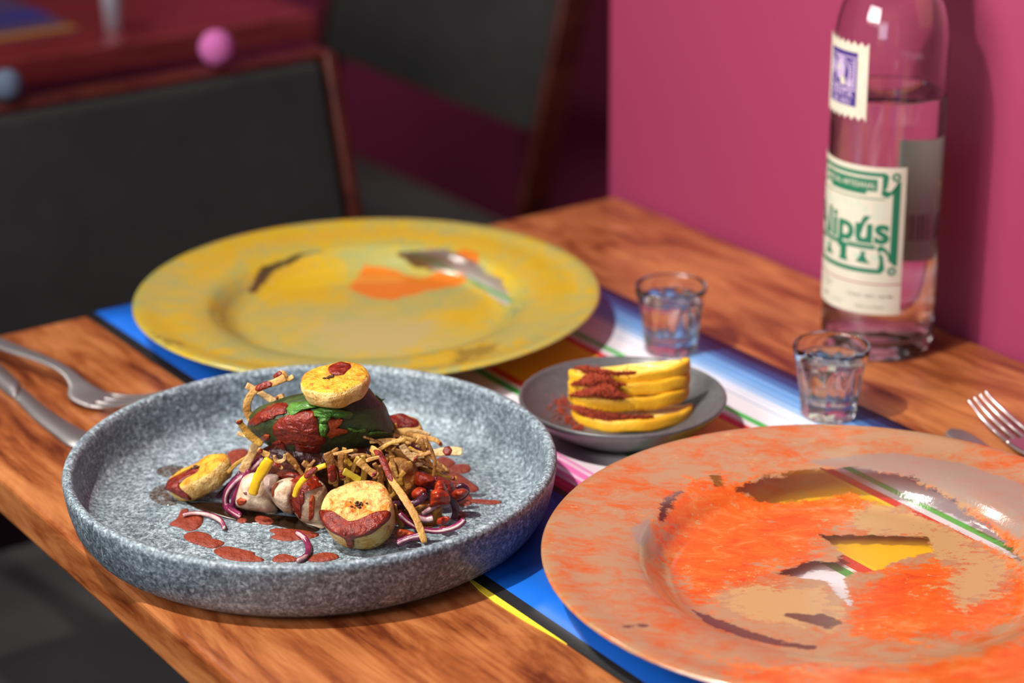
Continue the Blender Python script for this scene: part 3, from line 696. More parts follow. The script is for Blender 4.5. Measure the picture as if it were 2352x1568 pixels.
# ---- fried tortilla strips
SEEN = set()
def buried(base, place, x, y, an, m, xs, ys):
    look = {'fried_tortilla': 'golden', 'golden_brown_tortilla': 'brown', 'oily_golden_tortilla': 'shiny', 'pale_fried_tortilla': 'pale'}[m.name]
    col = ('left', 'middle', 'right')[sum(x > q for q in xs)]; row = ('top', 'middle', 'bottom')[sum(y > q for q in ys)]
    an = an % math.pi; dr = 'level' if min(an, math.pi-an) < .45 else ('upright' if abs(an-math.pi/2) < .45 else ('right-falling' if an < math.pi/2 else 'left-falling'))
    l0 = '%s %s tortilla strip in the %s %s of the %s' % (look, dr, row, col, place)
    for ex in ('', ', shorter', ', deepest'):
        if l0+ex not in SEEN: SEEN.add(l0+ex); return l0+ex
    return l0
def strip(pts, a, wpx, mat, label, sauce=None, tw=.8, depth=0., cat='tortilla strip', group='fried tortilla strips', name='tortilla_strip', thick=.00045, sq=3.2, inner=None, seed=None):
    P = np.array([p[:2] for p in pts], float); n = len(P)
    if a == 'L': a = -.024; depth = -.052
    aa = np.array([p[2] if len(p) > 2 else a+depth*(i/(n-1)) for i, p in enumerate(pts)])
    Q = crom(np.c_[P, aa], 5, False); path = np.array([dep(x, y, z) for x, y, z in Q])
    fl_ = TZ+FZ+.0012; path = np.array([at(Q[i][0], Q[i][1], fl_-TZ) if path[i, 2] < fl_ else path[i] for i in range(len(Q))])
    hw = wpx*.000228*(.53 if name == 'tortilla_strip' else .5); m = len(path)
    wid = hw*(1+.10*np.sin(np.linspace(0, 7, m)+len(pts)*3+wpx)+.06*np.sin(np.arange(m)*2.3+wpx)); wid[0] *= .85; wid[-1] *= .7
    T = np.gradient(path, axis=0); wd = np.cross(T, TOW); wd /= np.linalg.norm(wd, axis=1)[:, None]+1e-9
    r = random.Random(int(P.sum()*7) % 9999); tw0 = r.uniform(-.22, .22)
    cc = np.cross(T, wd); cc /= np.linalg.norm(cc, axis=1)[:, None]+1e-9
    wd = wd*math.cos(tw0)+cc*math.sin(tw0)
    V, Fc = tube(path, wid, thick, wd, sq, 10, tw*r.uniform(-.8, .8))
    o = mk(name, V, Fc, mat, None); tag(o, label, cat, group)
    if inner is not None:       # pale flesh side of an onion strip
        V2, F2 = tube(path-np.cross(T/np.linalg.norm(T, axis=1)[:, None], wd)*0+TOW*thick*(.85 if ('loose' in label or 'white' in label or 'pink' in label) else .62), wid*(.74 if ('loose' in label or 'white' in label or 'pink' in label) else .42), thick*.6, wd, 2.4, 8); mk('flesh', V2, F2, inner, o)
    if sauce:
        i0, i1 = int(sauce[0]*(m-1)), max(int(sauce[1]*(m-1)), int(sauce[0]*(m-1))+3); i1 = min(i1, m)
        sub = path[i0:i1]; k = len(sub)
        env = np.sqrt(np.clip(1-(np.linspace(-1, 1, k))**4, .05, 1))
        V2, F2 = tube(sub, wid[i0:i1]*1.02*env+.0001, (thick+.0007)*env+.0001, wd[i0:i1], 2.2, 10); mk('sauce', V2, F2, sauce[2] if len(sauce) > 2 else M_SAUCE, o)
    return o
tw_ = 'tortilla strip'
S = [
 (b2([(430, 150), (640, 200), (900, 250), (985, 320)]), .004, 11, M_STRIP, 'topmost thin tortilla strip reaching right from the leaf parcel, its end dipped in sauce', (.82, 1.)),
 (b2([(540, 170), (700, 150), (850, 195)]), .010, 9, M_STRIPP, 'short pale tortilla strip lying across the back right plantain'),
 (b2([(490, 215), (610, 262), (750, 215)]), .008, 9, M_STRIP, 'sagging tortilla strip just under the topmost right strip'),
 (b2([(640, 420), (780, 425), (930, 400), (1080, 380), (1225, 390)]), -.002, 19, M_STRIPP, 'wide tortilla strip with a sauced end, furthest to the right', (.60, .86)),
 (b2([(330, 345), (430, 380), (520, 430), (590, 500)]), -.010, 17, M_STRIP, 'broad curled tortilla strip below the right corner of the leaf parcel'),
 (b2([(520, 310), (590, 410), (690, 480)]), -.014, 17, M_STRIPP, 'whitest broad tortilla strip with a red tip, right of the leaf parcel', (.85, 1.)),
 (b2([(260, 300), (370, 288), (490, 300)]), -.012, 8, M_STRIPP, 'thin pale tortilla strip touching the lower right of the leaf parcel'),
 (b2([(160, 350), (260, 420), (330, 560), (400, 720), (480, 830), (560, 950), (680, 1150), (790, 1450)]), 'L', 16, M_STRIP, 'longest tortilla strip, streaked with sauce and hanging down to the front of the plate', (.08, .5)),
 (b2([(105, 495), (180, 470), (265, 450)]), -.034, 9, M_STRIP, 'short tortilla strip crossing the top of the longest strip'),
 (b2([(10, 490), (120, 590), (240, 680)]), -.030, 17, M_STRIP, 'broad tortilla strip with a red end above the front plantain', (.75, 1.)),
 (b2([(200, 520), (250, 640), (300, 820)]), -.024, 11, M_STRIPB, 'brown tortilla strip hanging left of the longest strip'),
 (b2([(390, 440), (430, 560), (470, 690)]), -.018, 9, M_STRIP, 'narrow tortilla strip parallel to the right of the longest strip'),
 (b2([(345, 965), (400, 905), (455, 860)]), -.040, 10, M_STRIPO, 'short golden tortilla strip beside the right edge of the front plantain'),
 (b2([(550, 620), (500, 700), (510, 780)]), -.018, 13, M_STRIPO, 'curled golden tortilla strip in the middle of the right tangle'),
 (b2([(600, 500), (620, 620), (620, 760), (570, 900)]), -.014, 15, M_STRIPO, 'upright oily golden tortilla strip in the middle of the right tangle'),
 (b2([(680, 570), (820, 605), (930, 660), (1060, 690), (1160, 700)]), -.006, 10, M_STRIPO, 'long thin golden tortilla strip pointing at the red sauce on the right', (.8, 1.)),
 (b2([(-20, 440), (70, 430), (160, 450)]), -.020, 9, M_STRIPB, 'brown tortilla strip tucked under the bottom of the leaf parcel'),
 (b2([(385, 150), (400, 200), (385, 265)]), .006, 11, M_STRIPB, 'short upright tortilla strip at the right corner of the leaf parcel'),
 (b2([(700, 245), (760, 290), (780, 350)]), .002, 18, M_STRIP, 'tortilla strip end standing below the back right plantain'),
 (b2([(460, 520), (560, 570), (680, 545), (765, 530)]), -.010, 9, M_STRIPP, 'pale wavy tortilla strip crossing the right tangle'),
 (b2([(430, 1000), (460, 1120), (520, 1270)]), -.042, 11, M_STRIPO, 'olive golden strip standing right of the front plantain'),
 (b2([(640, 470), (590, 600), (660, 740)]), -.008, 12, M_STRIP, 'bent tortilla strip behind the upright golden strip'),
 (b2([(330, 430), (480, 470), (620, 520)]), -.006, 9, M_STRIPB, 'brown tortilla strip behind the broad curled strip'),
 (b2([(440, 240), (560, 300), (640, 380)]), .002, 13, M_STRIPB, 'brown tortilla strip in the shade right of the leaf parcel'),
 (b2([(700, 500), (780, 620), (800, 720)]), -.002, 9, M_STRIPO, 'thin oily tortilla strip beside the pink onion sliver'),
 (b2([(480, 780), (560, 800), (660, 760)]), -.004, 9, M_STRIPB, 'brown tortilla strip lying low in the right tangle'),
 (b1([(335, 520), (290, 640), (220, 760), (160, 900)]), -.006, 21, M_STRIPP, 'broad pale tortilla strip hanging at the left below the leaf parcel'),
 (b1([(-40, 900), (80, 780), (220, 690)]), .000, 9, M_STRIPO, 'thin tortilla strip pointing from the left plantain into the heap'),
 (b1([(100, 200), (170, 300), (270, 420), (420, 530)]), -.010, 17, M_STRIPO, 'curved tortilla strip with a red tip at the left end of the leaf parcel', (.0, .3)),
 (b1([(90, 370), (150, 395), (230, 410)]), .000, 10, M_STRIPP, 'stubby tortilla strip end jutting left of the leaf parcel'),
 (b1([(360, 590), (440, 640), (520, 670)]), -.012, 13, M_STRIP, 'tortilla strip above the yellow pepper strip', (.1, .5)),
 (b1([(580, 670), (600, 740), (660, 750), (715, 720), (720, 655)]), -.020, 8, M_STRIPP, 'tortilla strip curled into a small ring under the leaf parcel'),
 (b1([(1290, 630), (1330, 760), (1350, 900), (1370, 1050)]), -.030, 20, M_STRIPB, 'broad tortilla strip soaked in red sauce, left of the front plantain', (.42, 1.)),
 (b1([(1480, 640), (1465, 760), (1480, 880), (1500, 1000)]), -.028, 14, M_STRIPB, 'brown tortilla strip dropping behind the top of the front plantain', (.6, 1.)),
 (b1([(1350, 660), (1500, 630), (1640, 600)]), -.026, 8, M_STRIP, 'thin tortilla strip lying along the bottom edge of the leaf parcel'),
 (b1([(1540, 700), (1700, 670), (1850, 690)]), -.020, 10, M_STRIPB, 'level brown tortilla strip above the broad red-tipped strip'),
 (b1([(1530, 640), (1640, 760), (1700, 900)]), -.018, 10, M_STRIPB, 'slanted brown tortilla strip left of the broad red-tipped strip'),
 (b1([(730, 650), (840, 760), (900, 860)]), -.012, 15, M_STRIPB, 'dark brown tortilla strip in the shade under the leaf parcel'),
 (b1([(560, 790), (640, 810), (690, 850)]), -.016, 9, M_STRIP, 'small sauced tortilla strip right of the yellow pepper strip', (.0, .8)),
 (b1([(960, 760), (1040, 820), (1060, 900)]), -.014, 15, M_STRIPB, 'short brown tortilla strip hanging in the centre of the heap'),
 (c1([(720, 500), (690, 440), (690, 370), (730, 300), (800, 260), (880, 235), (950, 200)]), .006, 17, M_STRIP, 'tall hooked tortilla strip rising at the left of the leaf parcel', (.55, .85)),
 (c1([(680, 255), (750, 290), (820, 335), (880, 370)]), .012, 15, M_STRIPP, 'pale tortilla strip slanting behind the tall hooked strip'),
 (c1([(870, 205), (930, 170), (965, 215), (1005, 190)]), .008, 12, M_STRIP, 'curled tip of tortilla strip left of the topmost plantain', (.0, .4)),
 (c1([(885, 345), (945, 325)]), .012, 11, M_STRIP, 'tiny tortilla strip end left below the topmost plantain', (.0, .5)),
]
for s_ in S:
    strip(s_[0], s_[1], s_[2], s_[3], s_[4], s_[5] if len(s_) > 5 else None)
_r = random.Random(4)
for k_ in range(30):                        # buried strips that nothing tells apart
    x_, y_ = _r.uniform(865, 1000), _r.uniform(1005, 1120); an_ = _r.choice([_r.uniform(-.5, .9), _r.uniform(-.2, 1.3), _r.uniform(1.2, 2.)]); ln_ = _r.uniform(65, 120); bd_ = _r.uniform(-16, 16)
    if x_ > 950 and y_ > 1090: y_ -= 50
    c_, s__ = math.cos(an_), math.sin(an_); y_ = max(y_, 1002+abs(s__)*ln_/2); m_k = _r.choice([M_STRIP, M_STRIPB, M_STRIPO, M_STRIPP])
    strip([(x_-c_*ln_/2, y_-s__*ln_/2), (x_-s__*bd_, y_+c_*bd_), (x_+c_*ln_/2, y_+s__*ln_/2)], _r.uniform(-.016, .010), _r.uniform(6, 11), m_k, buried('thin', 'right tangle', x_, y_, an_, m_k, (910, 955), (1040, 1080)), group='buried tortilla strips')
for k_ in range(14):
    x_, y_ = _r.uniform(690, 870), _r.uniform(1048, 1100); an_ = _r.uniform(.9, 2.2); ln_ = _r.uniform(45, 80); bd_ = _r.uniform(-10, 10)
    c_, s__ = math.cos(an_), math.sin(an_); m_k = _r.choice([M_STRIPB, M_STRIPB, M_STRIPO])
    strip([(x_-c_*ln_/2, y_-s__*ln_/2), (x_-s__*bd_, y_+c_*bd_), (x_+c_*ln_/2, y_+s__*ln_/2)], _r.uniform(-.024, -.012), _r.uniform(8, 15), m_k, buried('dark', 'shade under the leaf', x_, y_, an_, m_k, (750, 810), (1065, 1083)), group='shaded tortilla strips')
# ---- red onion
O = [
 (c1([(800, 760), (700, 850), (600, 930), (545, 1010), (550, 1100), (640, 1165)]), -.004, 20, M_ONP, M_ONW, 'long curved red onion strip at the left of the heap, bending onto the plate'),
 (c1([(700, 840), (650, 930), (600, 1020), (585, 1090)]), -.010, 13, M_ONP, None, 'magenta onion strip just right of the long curved onion strip'),
 (c1([(640, 860), (560, 950), (480, 1030)]), .006, 14, M_OND, None, 'dark purple onion strip behind the long curved onion strip'),
 (c1([(245, 1155), (330, 1140), (430, 1155), (500, 1190), (530, 1245)]), None, 13, M_ONP, M_ONW, 'loose arched onion sliver lying on sauce in front of the left plantain'),
 (c1([(1030, 1275), (1080, 1310), (1110, 1370), (1100, 1430), (1035, 1470)]), None, 15, M_ONP, M_ONW, 'loose onion sliver curving between the front sauce spots'),
 (b2([(490, 1110), (600, 1210), (760, 1290), (960, 1310), (1150, 1260), (1250, 1180)]), -.052, 15, M_ONP, M_ONW, 'longest onion ring piece sweeping along the front right of the heap'),
 (b2([(470, 1450), (600, 1395), (760, 1360)]), -.062, 17, M_ONP, M_ONW, 'onion strip lying beside the foot of the front plantain'),
 (b2([(410, 1000), (540, 1010), (690, 980), (800, 880)]), -.036, 19, M_OND, None, 'dark shiny onion strip right of the front plantain'),
 (b2([(760, 1110), (880, 1040), (1010, 960)]), -.030, 16, M_ONP, M_ONW, 'pinkish onion strip slanting up through the lower right of the heap'),
 (b2([(690, 1150), (790, 1175), (885, 1160)]), -.040, 17, M_ONP, M_ONW, 'short white-faced onion strip above the longest onion ring piece'),
 (b2([(820, 810), (870, 740), (940, 715)]), -.018, 19, M_OND, None, 'glossy purple onion chunk at the right of the heap'),
 (b2([(720, 760), (700, 690), (770, 645), (835, 690)]), -.014, 9, M_OND, None, 'dark arched onion strip above the glossy purple chunk'),
 (b2([(1150, 800), (1230, 780), (1290, 840), (1240, 920), (1140, 960)]), -.012, 10, M_OND, None, 'dark onion loop at the far right edge of the heap'),
 (b2([(1040, 880), (1120, 980), (1150, 1080), (1120, 1170)]), -.026, 17, M_OND, None, 'dark upright onion strip at the lower right edge of the heap'),
 (b2([(610, 290), (660, 340), (740, 380)]), .000, 11, M_OND, None, 'purple onion sliver above the wide right tortilla strip'),
 (b2([(810, 500), (870, 570), (940, 640)]), -.001, 12, M_ONP, M_ONW, 'pink onion sliver below the wide right tortilla strip'),
]
for pts, a, wp, mt, inn, lb in O:
    if a is None:
        # lies flat on the plate floor: find each point's own depth
        pts = [(p[0], p[1], (at(p[0], p[1], FZ+.0022)[:2]-PC)@AW) for p in pts]; a = 0
    strip(pts, a, wp, mt, lb, None, .3, 0, 'onion', 'red onion strips', 'onion_strip', .0013, 2.4, inn)
# ---- peppers
strip(b1([(520, 720), (440, 850), (350, 1000), (290, 1190)]), -.030, 25, M_YP, 'bright yellow pepper strip hanging over the left meat slice', None, .3, 0, 'pepper', 'pepper strips', 'pepper_strip', .0014, 2.5)
strip(b1([(1270, 800), (1120, 860), (980, 980), (890, 1100), (850, 1220)]), -.046, 14, M_YP, 'curved yellow pepper strip with sauce over the centre meat slice', (.15, .55), .3, 0, 'pepper', 'pepper strips', 'pepper_strip', .0012, 2.5)
strip(b1([(1500, 880), (1600, 930), (1730, 1010)]), -.040, 17, M_YO, 'olive yellow pepper strip behind the top of the front plantain', None, .3, 0, 'pepper', 'pepper strips', 'pepper_strip', .0012, 2.5)
strip(b2([(430, 70), (445, 110), (440, 140)]), .010, 12, M_YP, 'tiny yellow pepper end right of the leaf parcel', None, .3, 0, 'pepper', 'pepper strips', 'pepper_strip', .001, 2.5)
strip(b2([(600, 340), (660, 370), (720, 400)]), -.001, 10, M_YP, 'thin yellow pepper sliver under the purple onion sliver', None, .3, 0, 'pepper', 'pepper strips', 'pepper_strip', .001, 2.5)
for pts, a, t, mt, lb in (
 (b2([(930, 740), (990, 735), (1050, 840), (1060, 900), (980, 900), (900, 860)]), -.030, .005, M_RP, 'upright red pepper piece behind the pink onion strip'),
 (b2([(870, 850), (970, 825), (1070, 900), (1060, 990), (940, 1010), (850, 1030), (855, 930)]), -.034, .006, M_RP, 'large red pepper piece at the right side of the heap'),
 (b2([(1110, 860), (1230, 820), (1290, 860), (1220, 930), (1110, 950)]), -.022, .005, M_RP, 'rightmost red pepper piece inside the dark onion loop'),
 (b2([(940, 1170), (1040, 1140), (1080, 1180), (990, 1240), (930, 1230)]), -.044, .004, M_RP, 'small red pepper piece behind the longest onion ring piece'),
 (b2([(640, 860), (710, 805), (800, 830), (790, 900), (690, 935), (640, 920)]), -.026, .006, M_RP, 'shiny red pepper bit with yellow edge in the right tangle'),
 (b2([(470, 1290), (600, 1300), (680, 1345), (580, 1395), (460, 1380)]), -.056, .005, M_ORSAUCE, 'orange red pepper piece beside the foot of the front plantain'),
 (b2([(720, 960), (850, 960), (990, 1000), (980, 1150), (900, 1250), (780, 1260), (640, 1180), (560, 1080), (600, 1000)]), -.026, .007, M_OILY, 'oily golden brown pepper heap under the pink onion strip'),
 (b2([(680, 620), (820, 640), (1000, 680), (1100, 740), (1130, 860), (1060, 940), (900, 840), (760, 820), (660, 760)]), -.010, .012, M_SAUCE, 'dark sauced pepper clump under the right tangle'),
 (b2([(340, 500), (480, 430), (640, 500), (720, 640), (700, 800), (620, 940), (480, 960), (360, 880)]), -.008, .012, M_STRIPB, 'brown fried clump at the core of the right tangle')):
    pts = [tuple(np.mean(pts, 0)+(np.array(p)-np.mean(pts, 0))*(1.06 if mt is M_RP else 1.0)) for p in pts]
    pil('pepper_piece', pts, a, t, t*1.3, mt, lb, 'pepper', 'cooked pepper pieces', nz=.0022, ns=300, seed=int(t*1e4)+len(lb))

# ---- sauce on the plate floor
FL = [
 (c1([(200, 1175), (230, 1120), (275, 1108), (290, 1140), (380, 1165), (360, 1235), (285, 1265), (220, 1240), (150, 1218)]), 'ragged red sauce spot under the loose arched onion sliver'),
 (c1([(245, 1300), (290, 1272), (360, 1268), (430, 1290), (450, 1320), (515, 1335), (525, 1355), (450, 1385), (350, 1360), (280, 1335)]), 'red sauce spot just below the ragged one at the left front of the plate'),
 (c1([(455, 1405), (500, 1375), (560, 1370), (670, 1395), (735, 1412), (745, 1435), (805, 1460), (770, 1476), (620, 1472), (520, 1450)]), 'largest long red sauce spot near the front rim of the plate'),
 (c1([(860, 1462), (890, 1432), (950, 1424), (1020, 1445), (1045, 1468), (960, 1480), (880, 1478)]), 'red sauce spot touching the left side of the front onion sliver'),
 (c1([(1105, 1466), (1150, 1428), (1230, 1412), (1300, 1422), (1322, 1450), (1250, 1472), (1160, 1478)]), 'red sauce spot to the right of the front onion sliver'),
 (c1([(840, 1262), (880, 1245), (960, 1248), (1050, 1255), (1130, 1268), (1185, 1285), (1150, 1310), (1020, 1330), (930, 1332), (845, 1305), (890, 1290)]), 'wide red sauce spot between the meat and the front onion sliver'),
 (c1([(733, 1190), (755, 1158), (820, 1165), (885, 1197), (840, 1222), (770, 1212)]), 'small red sauce spot at the foot of the cream white meat'),
 (c1([(615, 1192), (650, 1178), (688, 1186), (680, 1204), (640, 1210)]), 'tiny red sauce spot at the foot of the left meat slice'),
 (c1([(550, 730), (590, 702), (660, 694), (695, 715), (650, 775), (600, 810), (555, 800)]), 'red sauce spot behind the left plantain'),
 (c2([(825, 790), (860, 760), (910, 748), (985, 790), (930, 825), (860, 835)]), 'flat red sauce spot under the wide right tortilla strip'),
 (c2([(930, 832), (980, 805), (1060, 800), (1090, 825), (1080, 855), (1020, 868), (960, 855)]), 'oval red sauce spot right of the heap, second from the back'),
 (c2([(880, 890), (930, 855), (1000, 865), (1060, 900), (1100, 930), (1145, 965), (1120, 995), (1075, 1000), (1100, 1040), (1090, 1080), (1020, 1092), (960, 1060), (890, 990)]), 'largest red sauce pool under the right edge of the heap'),
 (c2([(1075, 1050), (1140, 1047), (1220, 1055), (1295, 1058), (1300, 1072), (1240, 1082), (1150, 1075), (1080, 1064)]), 'thin red sauce streak running off to the right'),
 (c2([(985, 1130), (1030, 1128), (1062, 1145), (1050, 1168), (1000, 1180)]), 'small red sauce spot below the thin streak'),
 (c2([(870, 1240), (920, 1225), (960, 1235), (930, 1255), (880, 1260)]), 'red sauce spot peeping under the longest onion ring piece'),
 (c2([(640, 660), (700, 675), (800, 680), (810, 700), (760, 715), (680, 700)]), 'red sauce spot directly right of the heap below the back plantain'),
]
for pts, lb in FL:
    V, Fc = flat(pts, FZ+.0003, .0009); tag(mk('sauce_spot', V, Fc, M_SAUCE2), lb, 'sauce', 'red sauce spots on the grey plate')
V, Fc = flat([(488, 1150), (560, 1162), (620, 1180), (700, 1190), (735, 1215), (700, 1222), (620, 1205), (560, 1200), (500, 1185), (440, 1162), (430, 1148)], FZ+.0002, .0005)
tag(mk('juice_pool', V, Fc, plain('dark_juice', (.018, .008, .004), .06)), 'dark glossy cooking juice pooled along the foot of the meat', 'juice')
for pts, lb in ((c1([(55, 850), (80, 822), (150, 808), (240, 815), (230, 850), (150, 888), (80, 880)]), 'brown oil stain behind the left plantain'), (c1([(8, 1010), (40, 970), (110, 945), (150, 1000), (200, 1075), (120, 1088), (40, 1060)]), 'brown oil stain left of the left plantain')):
    V, Fc = flat(pts, FZ+.0002, .0003); tag(mk('oil_stain', V, Fc, oil('brown_oil', (.10, .04, .01), .75)), lb, 'oil stain', 'oil stains on the grey plate')

# ------------------------------------------------------------------ citrus slices and chilli powder in the dish
DCv = np.array(DC)
def ddep(px, py, a):
    d = ray(px, py); t = (DCv@AW+a)/(d[:2]@AW); return CAM+d*t
M_PEEL = mottled('yellow_peel', (.66, .30, .008), (.80, .45, .02), 60, .42, .35, 700)
M_FLESH = mottled('citrus_flesh', (.80, .50, .06), (.88, .66, .20), 90, .25, .3, 300, Subsurface_Weight=.3, Subsurface_Radius=(.005, .003, .001), Subsurface_Scale=1.)
M_PITH = plain('pale_pith', (.86, .74, .42), .5)
def powder_mat():
    n = N('chilli_powder'); f = n.noise(900, 3, .7); g = n.noise(120, 3)
    n.set(Base_Color=n.mix(g, n.ramp(f, [(.3, (.30, .025, .008)), (.7, (.62, .10, .03))]), (.52, .055, .016)), Roughness=.85); n.bump(f, 1., .0025); return n.m
M_POW = powder_mat()
def citrus(L, Mm, R, aL, aM, aR, th, label, idx, powder, peel_tilt=0.):
    """half slice: peel arc from L over M to R; th is the height of the peel"""
    l, m, r = ddep(*L, aL), ddep(*Mm, aM), ddep(*R, aR)
    c = (l+r)/2; ex = (r-l)/2; ey = m-c; nz = np.cross(ex, ey); nz /= np.linalg.norm(nz)
    if nz[2] < 0: nz = -nz
    root = empty('citrus_slice', tuple(c-nz*th*.5), label, 'citrus slice', 'citrus slices in the dark dish'); root.location.z = min(l[2], m[2], r[2])-th*.5
    K = 40
    def pt(t, s, h):
        wv_ = .0004*math.sin(9*t+idx)
        return c+ex*math.cos(t)*s*(1 if True else 1)+ey*math.sin(t)*s+nz*(h+wv_)
    # peel: thick band following the arc
    V = []; Fc = []
    sec = [(.86, -.5*th), (.97, -.5*th), (.992, -.42*th), (1.0, -.2*th), (1.0, .2*th), (.992, .42*th), (.97, .5*th), (.90, .5*th), (.87, .46*th)]
    for i in range(K+1):
        t = math.pi*(1-i/K)
        for s, h in sec: V.append(pt(t, s, h))
    ns = len(sec)
    for i in range(K):
        for j in range(ns):
            Fc.append((i*ns+j, i*ns+(j+1) % ns, (i+1)*ns+(j+1) % ns, (i+1)*ns+j))
    Fc.append(tuple(range(ns))); Fc.append(tuple(K*ns+j for j in range(ns))[::-1])
    o = mk('peel', V, Fc, M_PEEL, root); fix_normals(o)
    V = []; Fc = []
    for lay in (1, 0):
        h = (.40 if lay else -.42)*th
        for i in range(K+1):
            t = math.pi*(1-i/K)
            for s in (.0, .45, .80, .872): V.append(pt(t, s, h+(.03*th*math.sin(14*t) if .1 < s < .85 else 0)))
    L_ = (K+1)*4
    for lay in (0, 1):
        for i in range(K):
            for j in range(3):
                a_ = lay*L_+i*4+j; Fc.append((a_, a_+1, a_+5, a_+4))
    for e in (0, K):
        for j in range(3): a_ = e*4+j; Fc.append((a_, a_+1, L_+a_+1, L_+a_))
    for i in range(K): a_ = i*4+3; Fc.append((a_, a_+4, L_+a_+4, L_+a_))
    o = mk('flesh', V, Fc, M_FLESH, root); fix_normals(o)
    # powder lying on top: bumpy sheet between arc angles p0..p1 spilling over the peel where over>0
    rr = np.random.RandomState(idx+3)
    for (t0, t1, s0, hmax, spill) in powder:
        V = []; Fc = []; NI, NJ = 60, 26
        for i in range(NI+1):
            u_ = i/NI; t = t0+(t1-t0)*u_; env = math.sin(math.pi*u_)**.6
            for j in range(NJ+1):
                w_ = j/NJ; s = s0+(1.0-s0)*w_
                g = rr.rand()
                if w_ > .72:
                    q = (w_-.72)/.28; lim = spill*env*(.55+.45*math.sin(5*t*3+idx)*math.sin(11*t))
                    h = .5*th+hmax*env*(1-q)+g*.0006 - lim*q*th*1.1; s = .93+.09*min(1, q*2) if q < .5 or lim > .05 else .93
                else: h = .40*th+hmax*env*math.sin(min(1, w_*1.25+.15)*math.pi*.8)+g*.0008
                V.append(pt(t, s, h))
        for i in range(NI):
            for j in range(NJ): a_ = i*(NJ+1)+j; Fc.append((a_, a_+1, a_+NJ+2, a_+NJ+1))
        po = mk('powder_coat', V, Fc, M_POW, root); po['kind'] = 'stuff'; po['label'] = 'brick red chilli powder'
        so = po.modifiers.new('thick', 'SOLIDIFY'); so.thickness = .0008; so.offset = -1
    return root, pt
PI = math.pi
citrus((1312, 950), (1448, 980), (1594, 940), .013, -.021, .010, .0075, 'bottom citrus slice of the stack, sticking out furthest at the front', 0, [])
citrus((1305, 905), (1440, 932), (1584, 894), .010, -.013, .009, .0080, 'citrus slice second from the bottom of the stack', 1, [])
citrus((1305, 884), (1440, 897), (1586, 868), .008, -.009, .008, .0080, 'citrus slice third from the bottom, crossed by chilli powder', 2, [])
citrus((1306, 862), (1450, 876), (1586, 834), .008, -.006, .008, .0085, 'topmost citrus slice with its right end curled up', 3, [])
# powder heaps clinging to the cut edges
dOff = float((DCv-PC)@AW)
def afr(aM, aE, d=.0025):
    return lambda p: dOff+aM+(aE-aM)*(1-math.sqrt(max(0., 1-min(1., abs(p[0]-1447)/141)**2)))-d
p5 = lambda pts: cv(pts, 1160, 780, .2296)
HP = [(p5([(700, 285), (760, 262), (850, 270), (1000, 295), (1150, 328), (1300, 318), (1290, 345), (1150, 358), (1060, 352), (1000, 385), (900, 370), (830, 350), (770, 315)]), afr(-.006, .008, -.002), 'chilli powder heap over the topmost citrus slice'),
      (p5([(645, 448), (740, 405), (800, 355), (880, 335), (970, 350), (1050, 372), (1085, 412), (1150, 430), (1215, 452), (1080, 462), (950, 458), (800, 458)]), afr(-.009, .008), 'chilli powder heap between the two upper citrus slices'),
      (p5([(640, 560), (720, 520), (800, 485), (880, 480), (950, 450), (1010, 440), (1090, 465), (1150, 515), (1195, 545), (1230, 580), (1080, 590), (1030, 580), (940, 575), (860, 560), (760, 572)]), afr(-.013, .009), 'chilli powder heap on the second citrus slice from the bottom'),
      (p5([(645, 670), (700, 655), (790, 672), (880, 705), (1000, 730), (1120, 752), (1260, 762), (1400, 772), (1500, 765), (1420, 805), (1300, 825), (1180, 838), (1000, 815), (870, 785), (760, 745), (690, 705)]), afr(-.017, .012, .0), 'long chilli powder heap on the bottom citrus slice')]
for i_, (pts, af, lb) in enumerate(HP):
    pw_ = Pillow(pts, af, .0032, .0015, k=5, nz=0)
    pw_.o = pw_.o+(pw_.o-pw_.c)/np.linalg.norm(pw_.o-pw_.c, axis=1)[:, None]*(rng.normal(size=len(pw_.o))*1.3)[:, None]
    V, Fc = pw_.mesh(16); V = np.array(V)+rng.normal(size=(len(V), 3))*.00028
    o = mk('chilli_powder', V, Fc, M_POW); tag(o, lb, 'chilli powder', None, 'stuff')
    b_ = len(V); GV = []; GF = []
    for _ in range(230):
        k_ = rng.randint(len(pw_.o)*15); p_ = V[k_]+rng.normal(size=3)*.0006; s_ = .0003+.0006*rng.rand()**2; q_, _r = np.linalg.qr(rng.normal(size=(3, 3))); c_ = len(GV)
        for d_ in ((1, 0, 0), (-1, 0, 0), (0, 1, 0), (0, -1, 0), (0, 0, 1), (0, 0, -1)): GV.append(p_+q_@np.array(d_)*s_)
        for f_ in ((0, 2, 4), (2, 1, 4), (1, 3, 4), (3, 0, 4), (2, 0, 5), (1, 2, 5), (3, 1, 5), (0, 3, 5)): GF.append([c_+i for i in f_])
    g_ = mk('grains', GV, GF, M_POW, o, False); g_['kind'] = 'stuff'
# loose grains
def grains(name, cpts, n, label, surf, smax=.0012):
    V = []; Fc = []; rr = np.random.RandomState(9)
    for _ in range(n):
        cx, cy, sx, sy = cpts[rr.randint(len(cpts))]
        px, py = cx+rr.normal()*sx, cy+rr.normal()*sy
        p = surf(px, py); s = smax*(.25+.75*rr.rand()**3); b = len(V); rot = rr.normal(size=(3, 3)); q_, _r = np.linalg.qr(rot)
        for d in ((1, 0, 0), (-1, 0, 0), (0, .8, 0), (0, -.8, 0), (0, 0, .7), (0, 0, -.7)): V.append(p+q_@np.array(d)*s+np.array([0, 0, s*.5]))
        for f in ((0, 2, 4), (2, 1, 4), (1, 3, 4), (3, 0, 4), (2, 0, 5), (1, 2, 5), (3, 1, 5), (0, 3, 5)): Fc.append([b+i for i in f])
    o = mk(name, V, Fc, M_POW, smooth=False); tag(o, label, 'chilli powder', None, 'stuff'); return o
